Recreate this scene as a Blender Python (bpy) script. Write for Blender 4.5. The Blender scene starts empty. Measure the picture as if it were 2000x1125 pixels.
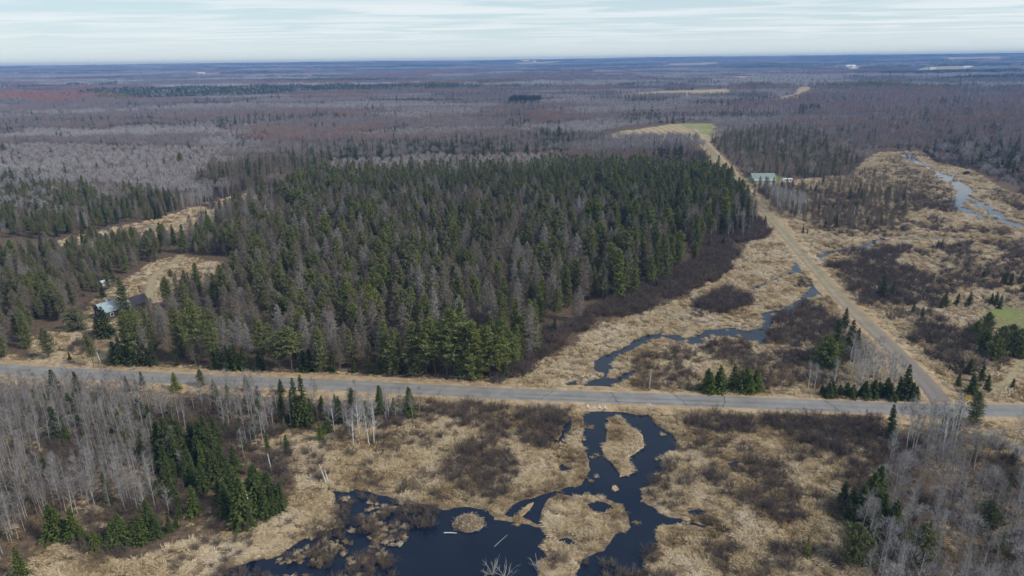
import bpy, bmesh, math
import numpy as np
from mathutils import Vector, Matrix

# ------------------------------------------------------------------ camera, sky, sun, exposure
sc = bpy.context.scene
COL = sc.collection
FPX = 1333.0                      # focal length in pixels of a 2000 px wide picture
PITCH = math.radians(18.5)        # camera looks down
ROLL = math.radians(0.72)
CAMH = 80.0
cd = bpy.data.cameras.new('camera'); cam = bpy.data.objects.new('camera', cd); COL.objects.link(cam)
cd.sensor_width = 36.0; cd.lens = FPX / 2000 * 36.0; cd.clip_start = 1.0; cd.clip_end = 60000
cam.matrix_world = Matrix.Translation((0, 0, CAMH)) @ Matrix.Rotation(math.pi / 2 - PITCH, 4, 'X') @ Matrix.Rotation(-ROLL, 4, 'Z')
sc.camera = cam

SUN_EL, SUN_AZ = math.radians(42), math.radians(112)      # azimuth from +Y (view direction) towards +X
world = bpy.data.worlds.new('World'); sc.world = world; world.use_nodes = True
wt = world.node_tree; wt.nodes.clear()
def WN(t, **k):
    n = wt.nodes.new(t)
    for a, b in k.items(): setattr(n, a, b)
    return n
def wmath(op, a, b=None, clamp=False):
    n = WN('ShaderNodeMath', operation=op, use_clamp=clamp)
    for i, v in enumerate((a, b)):
        if v is None: continue
        if isinstance(v, (int, float)): n.inputs[i].default_value = v
        else: wt.links.new(v, n.inputs[i])
    return n.outputs[0]
tc = WN('ShaderNodeTexCoord'); sep = WN('ShaderNodeSeparateXYZ'); wt.links.new(tc.outputs['Generated'], sep.inputs[0])
sky = WN('ShaderNodeTexSky', sky_type='NISHITA', sun_disc=False, sun_elevation=SUN_EL, sun_rotation=SUN_AZ,
         altitude=300, air_density=1.0, dust_density=0.25, ozone_density=2.5)
skys = WN('ShaderNodeVectorMath', operation='SCALE'); skys.inputs['Scale'].default_value = 0.08
wt.links.new(sky.outputs[0], skys.inputs[0])
zc = wmath('MAXIMUM', sep.outputs['Z'], 0.012)
zc = wmath('ADD', zc, 0.012)
cx = wmath('DIVIDE', sep.outputs['X'], zc); cy = wmath('DIVIDE', sep.outputs['Y'], zc)
comb = WN('ShaderNodeCombineXYZ')
wt.links.new(wmath('ADD', wmath('MULTIPLY', cx, 0.30), wmath('MULTIPLY', cy, 0.06)), comb.inputs[0])
wt.links.new(wmath('MULTIPLY', cy, 0.62), comb.inputs[1])
nz = WN('ShaderNodeTexNoise'); nz.inputs['Scale'].default_value = 1.0; nz.inputs['Detail'].default_value = 7; nz.inputs['Roughness'].default_value = 0.58
nz.inputs['Distortion'].default_value = 0.6
wt.links.new(comb.outputs[0], nz.inputs['Vector'])
mr = WN('ShaderNodeMapRange', interpolation_type='SMOOTHSTEP'); mr.inputs['From Min'].default_value = 0.40; mr.inputs['From Max'].default_value = 0.66
wt.links.new(nz.outputs[0], mr.inputs['Value'])
nz2 = WN('ShaderNodeTexNoise'); nz2.inputs['Scale'].default_value = 0.32; nz2.inputs['Detail'].default_value = 3; wt.links.new(comb.outputs[0], nz2.inputs['Vector'])
big = WN('ShaderNodeMapRange', interpolation_type='SMOOTHSTEP'); big.inputs['From Min'].default_value = 0.36; big.inputs['From Max'].default_value = 0.62; wt.links.new(nz2.outputs[0], big.inputs['Value'])
shape = wmath('MULTIPLY', mr.outputs[0], wmath('ADD', wmath('MULTIPLY', big.outputs[0], 0.75), 0.42))
fadeh = WN('ShaderNodeMapRange', interpolation_type='SMOOTHSTEP'); fadeh.inputs['From Min'].default_value = 0.004; fadeh.inputs['From Max'].default_value = 0.045; wt.links.new(sep.outputs['Z'], fadeh.inputs['Value'])
shape = wmath('ADD', wmath('MULTIPLY', shape, fadeh.outputs[0]), wmath('MULTIPLY', wmath('SUBTRACT', 1.0, fadeh.outputs[0]), 0.16))   # far off the streaks run together
thick = wmath('ADD', wmath('MULTIPLY', shape, 0.66), 0.03)        # optical thickness of the cloud sheet
path = wmath('DIVIDE', thick, wmath('ADD', wmath('MAXIMUM', sep.outputs['Z'], 0.0), 0.30))
opac = wmath('SUBTRACT', 1.0, wmath('POWER', 2.71828, wmath('MULTIPLY', path, -1.0)))
veil_o = wmath('SUBTRACT', 1.0, wmath('POWER', 2.71828, wmath('DIVIDE', -0.38, wmath('ADD', wmath('MAXIMUM', sep.outputs['Z'], 0.0), 0.28))))
vm = WN('ShaderNodeMix', data_type='RGBA'); wt.links.new(veil_o, vm.inputs['Factor'])
wt.links.new(skys.outputs[0], vm.inputs['A']); vm.inputs['B'].default_value = (0.49, 0.62, 0.685, 1)
cm = WN('ShaderNodeMix', data_type='RGBA'); wt.links.new(opac, cm.inputs['Factor'])
wt.links.new(vm.outputs['Result'], cm.inputs['A']); cm.inputs['B'].default_value = (0.68, 0.725, 0.75, 1)
bg = WN('ShaderNodeBackground'); bg.inputs['Strength'].default_value = 1.0; wt.links.new(cm.outputs['Result'], bg.inputs['Color'])
wo = WN('ShaderNodeOutputWorld'); wt.links.new(bg.outputs[0], wo.inputs['Surface'])

sd = bpy.data.lights.new('sun', 'SUN'); sd.energy = 2.4; sd.angle = math.radians(10); sd.color = (1.0, 0.95, 0.88)
sun = bpy.data.objects.new('sun', sd); COL.objects.link(sun)
sv = Vector((math.sin(SUN_AZ) * math.cos(SUN_EL), math.cos(SUN_AZ) * math.cos(SUN_EL), math.sin(SUN_EL)))
sun.rotation_euler = sv.to_track_quat('Z', 'Y').to_euler(); sun.location = (200, -100, 400)

sc.view_settings.view_transform = 'Standard'; sc.view_settings.look = 'None'
sc.view_settings.exposure = 0.35; sc.view_settings.gamma = 1.0; sc.view_settings.use_curve_mapping = False
sc.render.engine = 'CYCLES'
cy_ = sc.cycles
cy_.max_bounces = 5; cy_.diffuse_bounces = 2; cy_.glossy_bounces = 2; cy_.transmission_bounces = 2; cy_.volume_bounces = 0; cy_.transparent_max_bounces = 4
cy_.use_denoising = True

# ------------------------------------------------------------------ helpers
rng = np.random.default_rng(7)
_cp, _sp, _cr, _sr = math.cos(PITCH), math.sin(PITCH), math.cos(ROLL), math.sin(ROLL)
def G(px, py):
    """a point of the photograph (2000 x 1125) on level ground"""
    px, py = np.asarray(px, float), np.asarray(py, float)
    u = (px - 1000) / FPX; v = -(py - 562.5) / FPX
    u, v = u * _cr + v * _sr, v * _cr - u * _sr
    dz = np.minimum(-_sp + v * _cp, -0.004)
    t = -CAMH / dz
    return np.stack([u * t, (_cp + v * _sp) * t], -1)
def gp(px, py):
    r = G(px, py); return float(r[0]), float(r[1])
def poly(pts):
    a = np.array(pts, float); return G(a[:, 0], a[:, 1])
def to_px(x, y, z):
    """picture position of a point, for choosing which trees are in view"""
    dx, dy, dz = x, y, z - CAMH
    fwd = dy * _cp - dz * _sp; up = dy * _sp + dz * _cp
    u, v = dx / fwd, up / fwd
    u, v = u * _cr - v * _sr, v * _cr + u * _sr
    return 1000 + u * FPX, 562.5 - v * FPX
def tree_h(px, py, top):
    """height of an upright thing with its foot at px, py and its top at picture row top"""
    x, y = gp(px, py)
    lo, hi = 0.0, 60.0
    for _ in range(40):
        m = (lo + hi) / 2
        if to_px(x, y, m)[1] > top: lo = m
        else: hi = m
    return lo
def inside(P, pg):
    x, y = P[:, 0], P[:, 1]
    r = np.zeros(len(P), bool)
    lo, hi = pg.min(0), pg.max(0)
    c = np.nonzero((x >= lo[0]) & (x <= hi[0]) & (y >= lo[1]) & (y <= hi[1]))[0]
    if not len(c): return r
    xx, yy = x[c], y[c]; k = np.zeros(len(c), bool)
    n = len(pg)
    for i in range(n):
        x0, y0 = pg[i]; x1, y1 = pg[(i + 1) % n]
        if y0 == y1: continue
        k ^= ((y0 > yy) != (y1 > yy)) & (xx < (x1 - x0) * (yy - y0) / (y1 - y0) + x0)
    r[c] = k
    return r
def dist_line(P, ln):
    d = np.full(len(P), 1e9)
    for i in range(len(ln) - 1):
        a, b = ln[i], ln[i + 1]; ab = b - a
        t = np.clip(((P - a) @ ab) / (ab @ ab), 0, 1)
        q = a + t[:, None] * ab
        d = np.minimum(d, np.hypot(*(P - q).T))
    return d
def _hash(ix, iy, s):
    h = (ix.astype(np.int64) * 374761393 + iy.astype(np.int64) * 668265263 + s * 1274126177) & 0x7fffffff
    h = ((h ^ (h >> 13)) * 1103515245) & 0x7fffffff
    h = ((h ^ (h >> 15)) * 12345 + 2531011) & 0x7fffffff
    return ((h ^ (h >> 11)) & 0xffff) / 65535.0
def vnoise(x, y, s=0):
    ix, iy = np.floor(x), np.floor(y); fx, fy = x - ix, y - iy
    fx = fx * fx * (3 - 2 * fx); fy = fy * fy * (3 - 2 * fy)
    a, b, c, d = _hash(ix, iy, s), _hash(ix + 1, iy, s), _hash(ix, iy + 1, s), _hash(ix + 1, iy + 1, s)
    return (a * (1 - fx) + b * fx) * (1 - fy) + (c * (1 - fx) + d * fx) * fy
def fbm(x, y, s=0, o=4):
    v = 0; a = .5; t = 0
    for i in range(o):
        v = v + a * vnoise(x * 2 ** i, y * 2 ** i, s + i * 17); t += a; a *= .5
    return v / t
def sstep(a, b, x):
    t = np.clip((x - a) / (b - a), 0, 1); return t * t * (3 - 2 * t)
def height(x, y):
    r = np.hypot(x, y)
    z = sstep(750, 1900, r) * (fbm(x / 420, y / 260, 3, 3) - .5) * 14
    z = z + sstep(4200, 10500, r) * (66 + 34 * (fbm(x / 2600, y / 1500, 9, 4) - .5) + 6 * x / (r + 1))
    return z

def mesh_from(name, V, F, mats, mi=None, smooth=False):
    """V (n,3), F (m,3) or (m,4)"""
    V = np.ascontiguousarray(V, np.float32); F = np.ascontiguousarray(F, np.int32)
    me = bpy.data.meshes.new(name)
    k = F.shape[1]
    me.vertices.add(len(V)); me.vertices.foreach_set('co', V.ravel())
    me.loops.add(F.size); me.loops.foreach_set('vertex_index', F.ravel())
    me.polygons.add(len(F)); me.polygons.foreach_set('loop_start', np.arange(0, F.size, k, dtype=np.int32))
    me.polygons.foreach_set('loop_total', np.full(len(F), k, np.int32))
    for m in mats: me.materials.append(m)
    if mi is not None: me.polygons.foreach_set('material_index', np.ascontiguousarray(mi, np.int32))
    if smooth: me.polygons.foreach_set('use_smooth', np.ones(len(F), bool))
    me.update(calc_edges=True)
    return me
def link(name, data, parent=None, loc=None):
    o = bpy.data.objects.new(name, data); COL.objects.link(o)
    if parent is not None: o.parent = parent
    if loc is not None: o.location = loc
    return o
def tag(o, label=None, cat=None, group=None, kind=None):
    if label: o['label'] = label
    if cat: o['category'] = cat
    if group: o['group'] = group
    if kind: o['kind'] = kind
    return o

# ------------------------------------------------------------------ materials
def new_mat(name):
    m = bpy.data.materials.new(name); m.use_nodes = True
    nt = m.node_tree; nt.nodes.clear()
    out = nt.nodes.new('ShaderNodeOutputMaterial'); b = nt.nodes.new('ShaderNodeBsdfPrincipled')
    nt.links.new(b.outputs[0], out.inputs['Surface'])
    b.inputs['Roughness'].default_value = 0.9; b.inputs['Specular IOR Level'].default_value = 0.15
    return m, nt, b
def noise_node(nt, scale, detail=4, rough=.55, obj=True, vec=None):
    n = nt.nodes.new('ShaderNodeTexNoise'); n.inputs['Scale'].default_value = scale; n.inputs['Detail'].default_value = detail; n.inputs['Roughness'].default_value = rough
    if vec is None:
        t = nt.nodes.new('ShaderNodeTexCoord'); vec = t.outputs['Object']
    nt.links.new(vec, n.inputs['Vector']); return n
def ramp(nt, fac, stops):
    r = nt.nodes.new('ShaderNodeValToRGB'); e = r.color_ramp.elements
    while len(e) < len(stops): e.new(0.5)
    for i, (p, c) in enumerate(stops): e[i].position = p; e[i].color = (*c, 1)
    nt.links.new(fac, r.inputs[0]); return r.outputs[0]
def mixc(nt, fac, a, b, mode='MIX'):
    n = nt.nodes.new('ShaderNodeMix'); n.data_type = 'RGBA'; n.blend_type = mode
    for s, v in (('Factor', fac), ('A', a), ('B', b)):
        if isinstance(v, (int, float)): n.inputs[s].default_value = v
        elif isinstance(v, tuple): n.inputs[s].default_value = (*v, 1)
        else: nt.links.new(v, n.inputs[s])
    return n.outputs['Result']
def tint_mat(name, stops, var=0.25, scale=1.6, rough=.85, spec=.1):
    """colour chosen per plant by its tint, with a little mottling inside the plant"""
    m, nt, b = new_mat(name)
    a = nt.nodes.new('ShaderNodeAttribute'); a.attribute_type = 'INSTANCER'; a.attribute_name = 'tint'
    c = ramp(nt, a.outputs['Fac'], stops)
    n = noise_node(nt, scale, 2)
    c2 = mixc(nt, 1.0, c, ramp(nt, n.outputs[0], [(.3, (1 - var,) * 3), (.7, (1 + var,) * 3)]), 'MULTIPLY')
    nt.links.new(c2, b.inputs['Base Color']); b.inputs['Roughness'].default_value = rough; b.inputs['Specular IOR Level'].default_value = spec
    return m
def flat_mat(name, c, var=.15, scale=3.0, rough=.8, metal=0, spec=.2):
    m, nt, b = new_mat(name)
    n = noise_node(nt, scale, 4)
    c2 = mixc(nt, n.outputs[0], tuple(x * (1 - var) for x in c), tuple(min(1, x * (1 + var)) for x in c))
    nt.links.new(c2, b.inputs['Base Color']); b.inputs['Roughness'].default_value = rough; b.inputs['Metallic'].default_value = metal; b.inputs['Specular IOR Level'].default_value = spec
    return m
M = {}
M['pine'] = tint_mat('pine_needles', [(0, (.165, .158, .098)), (.4, (.158, .166, .070)), (.75, (.160, .180, .056)), (1, (.195, .208, .056))], .35, 1.2)
M['spruce'] = tint_mat('spruce_needles', [(0, (.058, .072, .030)), (.5, (.072, .094, .028)), (.85, (.108, .135, .030)), (1, (.18, .19, .045))], .35, 1.5)
M['larch'] = tint_mat('bare_conifer_twigs', [(0, (.33, .31, .285)), (.35, (.235, .205, .17)), (.7, (.20, .162, .115)), (1, (.165, .142, .092))], .2)
M['aspen'] = tint_mat('aspen_twigs', [(0, (.36, .34, .33)), (.5, (.225, .20, .185)), (.8, (.185, .152, .135)), (1, (.33, .24, .14))], .15)
M['maple'] = tint_mat('maple_twigs', [(0, (.44, .42, .43)), (.45, (.245, .22, .222)), (.7, (.255, .19, .168)), (1, (.36, .185, .13))], .2)
M['shrub'] = tint_mat('alder_twigs', [(0, (.102, .085, .079)), (.4, (.135, .106, .090)), (.7, (.165, .126, .095)), (1, (.24, .195, .135))], .25)
M['bark'] = flat_mat('conifer_bark', (.11, .085, .068), .35, 2)
M['greybark'] = flat_mat('grey_dead_bark', (.22, .20, .195), .3, 2)
M['aspenbark'] = flat_mat('aspen_bark', (.385, .365, .335), .4, .8)
M['birchbark'] = flat_mat('white_birch_bark', (.66, .64, .60), .3, .8)
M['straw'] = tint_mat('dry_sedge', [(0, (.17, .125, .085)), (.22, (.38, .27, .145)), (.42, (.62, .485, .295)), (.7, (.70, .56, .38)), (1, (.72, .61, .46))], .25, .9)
M['wood'] = flat_mat('weathered_wood', (.35, .325, .30), .3, 1)
M['white'] = flat_mat('white_paint', (.78, .78, .77), .06, 1, .5)
M['darkglass'] = flat_mat('window_glass', (.03, .035, .04), .1, 1, .08, 0, .5)
M['metal'] = flat_mat('galvanised_steel', (.58, .58, .57), .15, 2, .5, .2)
M['black'] = flat_mat('tyre_and_shade_black', (.012, .011, .010), .2, 2)

def road_mat():
    m, nt, b = new_mat('old_asphalt')
    n1 = noise_node(nt, .22, 7, .65); n2 = noise_node(nt, 5, 3)
    at = nt.nodes.new('ShaderNodeAttribute'); at.attribute_name = 'across'
    c = ramp(nt, n1.outputs[0], [(.3, (.20, .19, .18)), (.5, (.25, .237, .224)), (.62, (.278, .264, .248)), (.75, (.315, .298, .275))])
    tr = ramp(nt, at.outputs['Fac'], [(0, (1.12, 1.08, 1.0)), (.14, (.97, .97, .97)), (.26, (1.07, 1.07, 1.06)), (.5, (.9, .9, .9)), (.74, (1.07, 1.07, 1.06)), (.86, (.96, .96, .96)), (1, (1.15, 1.1, 1.0))])
    c = mixc(nt, 1, c, tr, 'MULTIPLY')
    c = mixc(nt, .35, c, ramp(nt, n2.outputs[0], [(.3, (.6, .6, .6)), (.7, (1.25, 1.25, 1.25))]), 'MULTIPLY')
    nt.links.new(c, b.inputs['Base Color']); b.inputs['Roughness'].default_value = .8
    return m
M['asphalt'] = road_mat()
def gravel_mat():
    m, nt, b = new_mat('packed_gravel')
    at = nt.nodes.new('ShaderNodeAttribute'); at.attribute_name = 'across'
    al = nt.nodes.new('ShaderNodeAttribute'); al.attribute_name = 'along'
    n1 = noise_node(nt, .25, 6, .65); n2 = noise_node(nt, 2.2, 4)
    c = ramp(nt, n1.outputs[0], [(.3, (.225, .187, .132)), (.55, (.31, .258, .185)), (.75, (.365, .305, .22))])
    c = mixc(nt, ramp(nt, al.outputs['Fac'], [(.0, (1,) * 3), (.045, (.75,) * 3), (.12, (0,) * 3)]), c, (.215, .185, .182))
    tr = ramp(nt, at.outputs['Fac'], [(0, (0.85, .85, .75)), (.3, (1.12, 1.1, 1.08)), (.55, (.9, .92, .8)), (1.0, (1.1, 1.05, .95))])
    c = mixc(nt, 1, c, tr, 'MULTIPLY')
    c = mixc(nt, .4, c, ramp(nt, n2.outputs[0], [(.3, (.65,) * 3), (.7, (1.3,) * 3)]), 'MULTIPLY')
    nt.links.new(c, b.inputs['Base Color'])
    return m
M['gravel'] = gravel_mat()
def verge_mat():
    m, nt, b = new_mat('dry_verge_grass')
    n1 = noise_node(nt, .35, 7, .7); n2 = noise_node(nt, 2.5, 4)
    c = ramp(nt, n1.outputs[0], [(.28, (.24, .15, .09)), (.45, (.37, .26, .155)), (.6, (.47, .36, .225)), (.8, (.40, .33, .20))])
    c = mixc(nt, .6, c, ramp(nt, n2.outputs[0], [(.3, (.6,) * 3), (.7, (1.3,) * 3)]), 'MULTIPLY')
    nt.links.new(c, b.inputs['Base Color'])
    return m
M['verge'] = verge_mat()
def ground_mat():
    m, nt, b = new_mat('ground_cover')
    tcn = nt.nodes.new('ShaderNodeTexCoord'); v = tcn.outputs['Object']
    def at(n):
        a = nt.nodes.new('ShaderNodeAttribute'); a.attribute_name = n; return a.outputs['Fac']
    nA = noise_node(nt, .05, 8, .65, vec=v); nB = noise_node(nt, .8, 5, .65, vec=v); nC = noise_node(nt, 3.5, 3, .6, vec=v)
    litter = ramp(nt, nB.outputs[0], [(.3, (.065, .048, .034)), (.5, (.125, .088, .058)), (.7, (.19, .135, .085))])
    straw = ramp(nt, nB.outputs[0], [(.30, (.085, .064, .044)), (.5, (.20, .145, .088)), (.62, (.33, .245, .148)), (.8, (.46, .35, .22))])
    straw = mixc(nt, .55, straw, ramp(nt, nC.outputs[0], [(.3, (.5,) * 3), (.65, (1.3,) * 3)]), 'MULTIPLY')
    wv = nt.nodes.new('ShaderNodeTexWave'); wv.inputs['Scale'].default_value = .035; wv.inputs['Distortion'].default_value = 3.0; wv.inputs['Detail'].default_value = 3; nt.links.new(v, wv.inputs['Vector'])
    field = ramp(nt, nA.outputs[0], [(.3, (.30, .235, .14)), (.5, (.40, .315, .19)), (.75, (.33, .285, .16))])
    field = mixc(nt, .6, field, ramp(nt, wv.outputs[0], [(.2, (.72, .72, .70)), (.8, (1.15, 1.12, 1.08))]), 'MULTIPLY')
    green = ramp(nt, nA.outputs[0], [(.3, (.16, .205, .055)), (.6, (.20, .245, .07)), (.8, (.25, .265, .10))])
    wood = ramp(nt, nA.outputs[0], [(.3, (.15, .12, .12)), (.6, (.19, .155, .15))])
    c = mixc(nt, at('straw'), litter, straw)
    c = mixc(nt, at('far'), c, wood)
    c = mixc(nt, at('field'), c, field)
    c = mixc(nt, at('green'), c, green)
    c = mixc(nt, at('path'), c, ramp(nt, nB.outputs[0], [(.3, (.27, .22, .125)), (.7, (.40, .33, .20))]))
    nt.links.new(c, b.inputs['Base Color'])
    bp = nt.nodes.new('ShaderNodeBump'); bp.inputs['Strength'].default_value = .7; bp.inputs['Distance'].default_value = .25
    nt.links.new(nB.outputs[0], bp.inputs['Height']); nt.links.new(bp.outputs[0], b.inputs['Normal'])
    return m
M['ground'] = ground_mat()
def water_mat():
    m, nt, b = new_mat('dark_bog_water')
    n = noise_node(nt, .12, 4); n2 = noise_node(nt, 1.3, 3)
    nt.links.new(ramp(nt, n.outputs[0], [(.35, (.005, .011, .026)), (.65, (.009, .015, .030))]), b.inputs['Base Color'])
    b.inputs['Roughness'].default_value = .03; b.inputs['IOR'].default_value = 1.33; b.inputs['Specular IOR Level'].default_value = .5
    bp = nt.nodes.new('ShaderNodeBump'); bp.inputs['Strength'].default_value = .06; bp.inputs['Distance'].default_value = .04
    nt.links.new(n2.outputs[0], bp.inputs['Height']); nt.links.new(bp.outputs[0], b.inputs['Normal'])
    return m
M['water'] = water_mat()

# ------------------------------------------------------------------ layout: roads, waters, zones (ground plans)
ROAD = poly([(-420, 698), (-200, 712), (85, 730), (355, 744), (700, 758), (980, 773), (1440, 790), (1750, 803), (1860, 805.5), (2000, 806.5), (2200, 808), (2500, 810)])
GRAV = poly([(1850, 803), (1805, 746), (1726, 667), (1647, 591), (1582, 516), (1512, 436), (1444, 358), (1412, 322), (1370, 274)])
_d = (GRAV[-1] - GRAV[-3]); _d /= np.hypot(*_d); GRAV = np.vstack([GRAV, GRAV[-1] + _d * 120])
TRAIL = poly([(1868, 812), (1905, 832), (1960, 862), (2020, 900), (2100, 960)])

def wobble(pg, step=1.0, amp=.6, s=1, closed=True):
    out = []
    n = len(pg)
    for i in range(n if closed else n - 1):
        a, b = pg[i], pg[(i + 1) % n]
        k = max(1, int(np.hypot(*(b - a)) / step)); k = min(k, 60)
        for j in range(k): out.append(a + (b - a) * j / k)
    if not closed: out.append(pg[-1])
    P = np.array(out)
    P[:, 0] += (fbm(P[:, 0] / 1.8, P[:, 1] / 1.8, s, 3) - .5) * amp * 3
    P[:, 1] += (fbm(P[:, 0] / 1.8 + 91, P[:, 1] / 1.8, s + 5, 3) - .5) * amp * 3
    return P
def ribbon(line, widths, s=1, amp=.5, step=1.5):
    L = []; W = []
    for i in range(len(line) - 1):
        k = max(1, int(np.hypot(*(line[i + 1] - line[i])) / step))
        for j in range(k):
            t = j / k; L.append(line[i] * (1 - t) + line[i + 1] * t); W.append(widths[i] * (1 - t) + widths[i + 1] * t)
    L.append(line[-1]); W.append(widths[-1]); L = np.array(L); W = np.array(W)
    L[:, 0] += (fbm(L[:, 1] / 7, L[:, 0] / 7, s, 3) - .5) * amp * 4
    T = np.gradient(L, axis=0); T /= np.hypot(T[:, 0], T[:, 1])[:, None] + 1e-9
    N = np.stack([-T[:, 1], T[:, 0]], 1)
    a = L + N * (W * (.5 + (fbm(L[:, 0] / 3, L[:, 1] / 3, s + 3, 2) - .5) * amp))[:, None]
    b = L - N * (W * (.5 + (fbm(L[:, 0] / 3 + 50, L[:, 1] / 3, s + 7, 2) - .5) * amp))[:, None]
    return np.vstack([a, b[::-1]])
WATERS = []     # (name, outline)
WATERS.append(('pond', wobble(poly([(639,951),(665,963),(681,961),(697,955),(746,968),(795,984),(834,987),(863,995),(908,990),(950,995),(967,1015),(1006,1018),(1051,1031),(1070,1047),(1057,1068),(1066,1084),(1044,1101),(1054,1125),(1060,1180),(900,1240),(500,1210),(420,1150),(448,1108),(546,1087),(595,1052),(655,1024),(664,985)]), .8, .45, 11)))
WATERS.append(('channel', wobble(poly([(1126,796),(1187,797),(1210,806),(1246,812),(1268,812),(1286,832),(1311,846),(1324,862),(1318,878),(1300,889),(1290,904),(1299,922),(1279,940),(1254,959),(1257,979),(1279,995),(1300,1008),(1340,1018),(1394,1033),(1393,1036),(1336,1024),(1286,1026),(1282,1044),(1286,1062),(1268,1080),(1259,1093),(1268,1125),(1270,1180),(1120,1190),(1124,1125),(1135,1091),(1182,1075),(1201,1046),(1230,1030),(1228,1008),(1218,990),(1174,968),(1142,968),(1092,965),(1070,974),(1058,997),(1063,1026),(1048,1022),(1027,1013),(994,1008),(982,1001),(1002,986),(1027,976),(1052,968),(1099,956),(1138,947),(1153,919),(1146,889),(1135,864),(1142,839),(1140,814)]), .7, .4, 21)))
WATERS.append(('pool', wobble(poly([(1091,866),(1098,838),(1110,812),(1119,822),(1108,848),(1101,868)]), .7, .3, 31)))
WATERS.append(('stream', wobble(poly([(1136,766),(1193,768),(1199,748),(1220,744),(1236,734),(1243,722),(1216,731),(1203,741),(1182,738),(1196,721),(1193,711),(1206,697),(1236,683),(1264,670),(1275,664),(1294,661),(1292,650),(1264,656),(1243,661),(1223,677),(1182,694),(1160,707),(1160,721),(1179,731),(1176,739),(1142,748)]), .8, .35, 41)))
WATERS.append(('pool', wobble(poly([(1105,749),(1125,743),(1125,758),(1108,759)]), .7, .3, 32)))
WATERS.append(('pool', wobble(poly([(1292,656),(1334,669),(1365,674),(1375,669),(1388,658),(1422,658),(1466,665),(1497,676),(1503,640),(1466,645),(1432,640),(1419,642),(1382,645),(1358,658),(1338,661),(1324,654)]), .9, .5, 51)))
for _i, _p in enumerate(([(1145,985),(1165,975),(1190,985),(1205,998),(1180,1002),(1160,996)], [(1090,1060),(1110,1052),(1132,1062),(1112,1070)], [(1070,862),(1085,857),(1094,866),(1078,873)], [(1082,915),(1105,907),(1113,916),(1095,923)], [(1420,905),(1440,900),(1452,908),(1432,912)], [(1345,1000),(1362,992),(1380,1002),(1360,1008)])):
    WATERS.insert(6 + _i, ('pool', wobble(poly(_p), .5, .45, 81 + _i)))
def stream(px, w, s, amp=.5, name='stream'):
    WATERS.append((name, ribbon(poly(px), w, s, amp)))
stream([(1500, 645), (1494, 614), (1535, 609), (1559, 595), (1582, 578), (1595, 562), (1591, 552), (1582, 542), (1562, 535), (1554, 529), (1558, 514)], [4, 3.2, 3.6, 3.0, 4.5, 4.6, 2.4, 2.6, 3.2, 4.4, 2.5], 61)
stream([(1595, 562), (1604, 572), (1613, 582)], [3.0, 3.2, 1.5], 62)
stream([(1552, 531), (1516, 545), (1476, 563), (1450, 577), (1425, 590)], [2.2, 1.5, 1.3, 1.2, .5], 63, .35)
stream([(1584, 500), (1596, 504), (1606, 498), (1654, 487), (1690, 482), (1713, 470), (1735, 462)], [3.5, 7, 2.2, 2.6, 4.0, 2.5, .6], 64)
stream([(1713, 469), (1812, 467), (1878, 464), (2000, 464), (2150, 463)], [.8, 1.4, 1.5, 1.6, 1.6], 65, .3)
stream([(1770, 299), (1776, 308), (1790, 318), (1815, 328), (1835, 338), (1847, 349), (1868, 360), (1884, 368), (1882, 384), (1876, 396), (1905, 400), (1935, 412), (1958, 430), (1993, 443), (2040, 450)], [8, 9, 6, 3.5, 4, 9, 9, 8, 8, 9, 7, 6, 6, 7, 5], 66, 1.0, 'river')
stream([(1876, 396), (1868, 404), (1892, 414), (1922, 426), (1940, 430)], [7, 7, 6, 5, 2], 67, .5, 'river')
stream([(1862, 357), (1880, 378), (1900, 390), (1925, 402), (1950, 420)], [4, 4, 3.5, 3.5, 2], 75, .7, 'river')
stream([(1880, 405), (1860, 398), (1846, 399)], [3, 2, .8], 76, .5)
stream([(1847, 348), (1863, 343), (1880, 340), (1905, 344)], [5, 5, 2.5, 1], 68, .5)
stream([(1940, 415), (1975, 419), (2040, 423)], [2, 1.4, 1.2], 69, .4)
stream([(1490, 200), (1515, 189), (1535, 180)], [14, 22, 8], 70, .6, 'river')
ISLES = [wobble(poly([(1185,817),(1210,814),(1228,832),(1254,850),(1257,875),(1228,896),(1234,925),(1210,933),(1203,916),(1183,896),(1177,878),(1182,857),(1187,839)]), .6, .35, 71),
         wobble(poly([(1195,950),(1203,948),(1209,957),(1201,961),(1194,957)]), .5, .2, 72),
         wobble(poly([(1013,1003),(1030,988),(1042,982),(1040,992),(1026,1004),(1016,1010)]), .5, .3, 73)]

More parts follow.
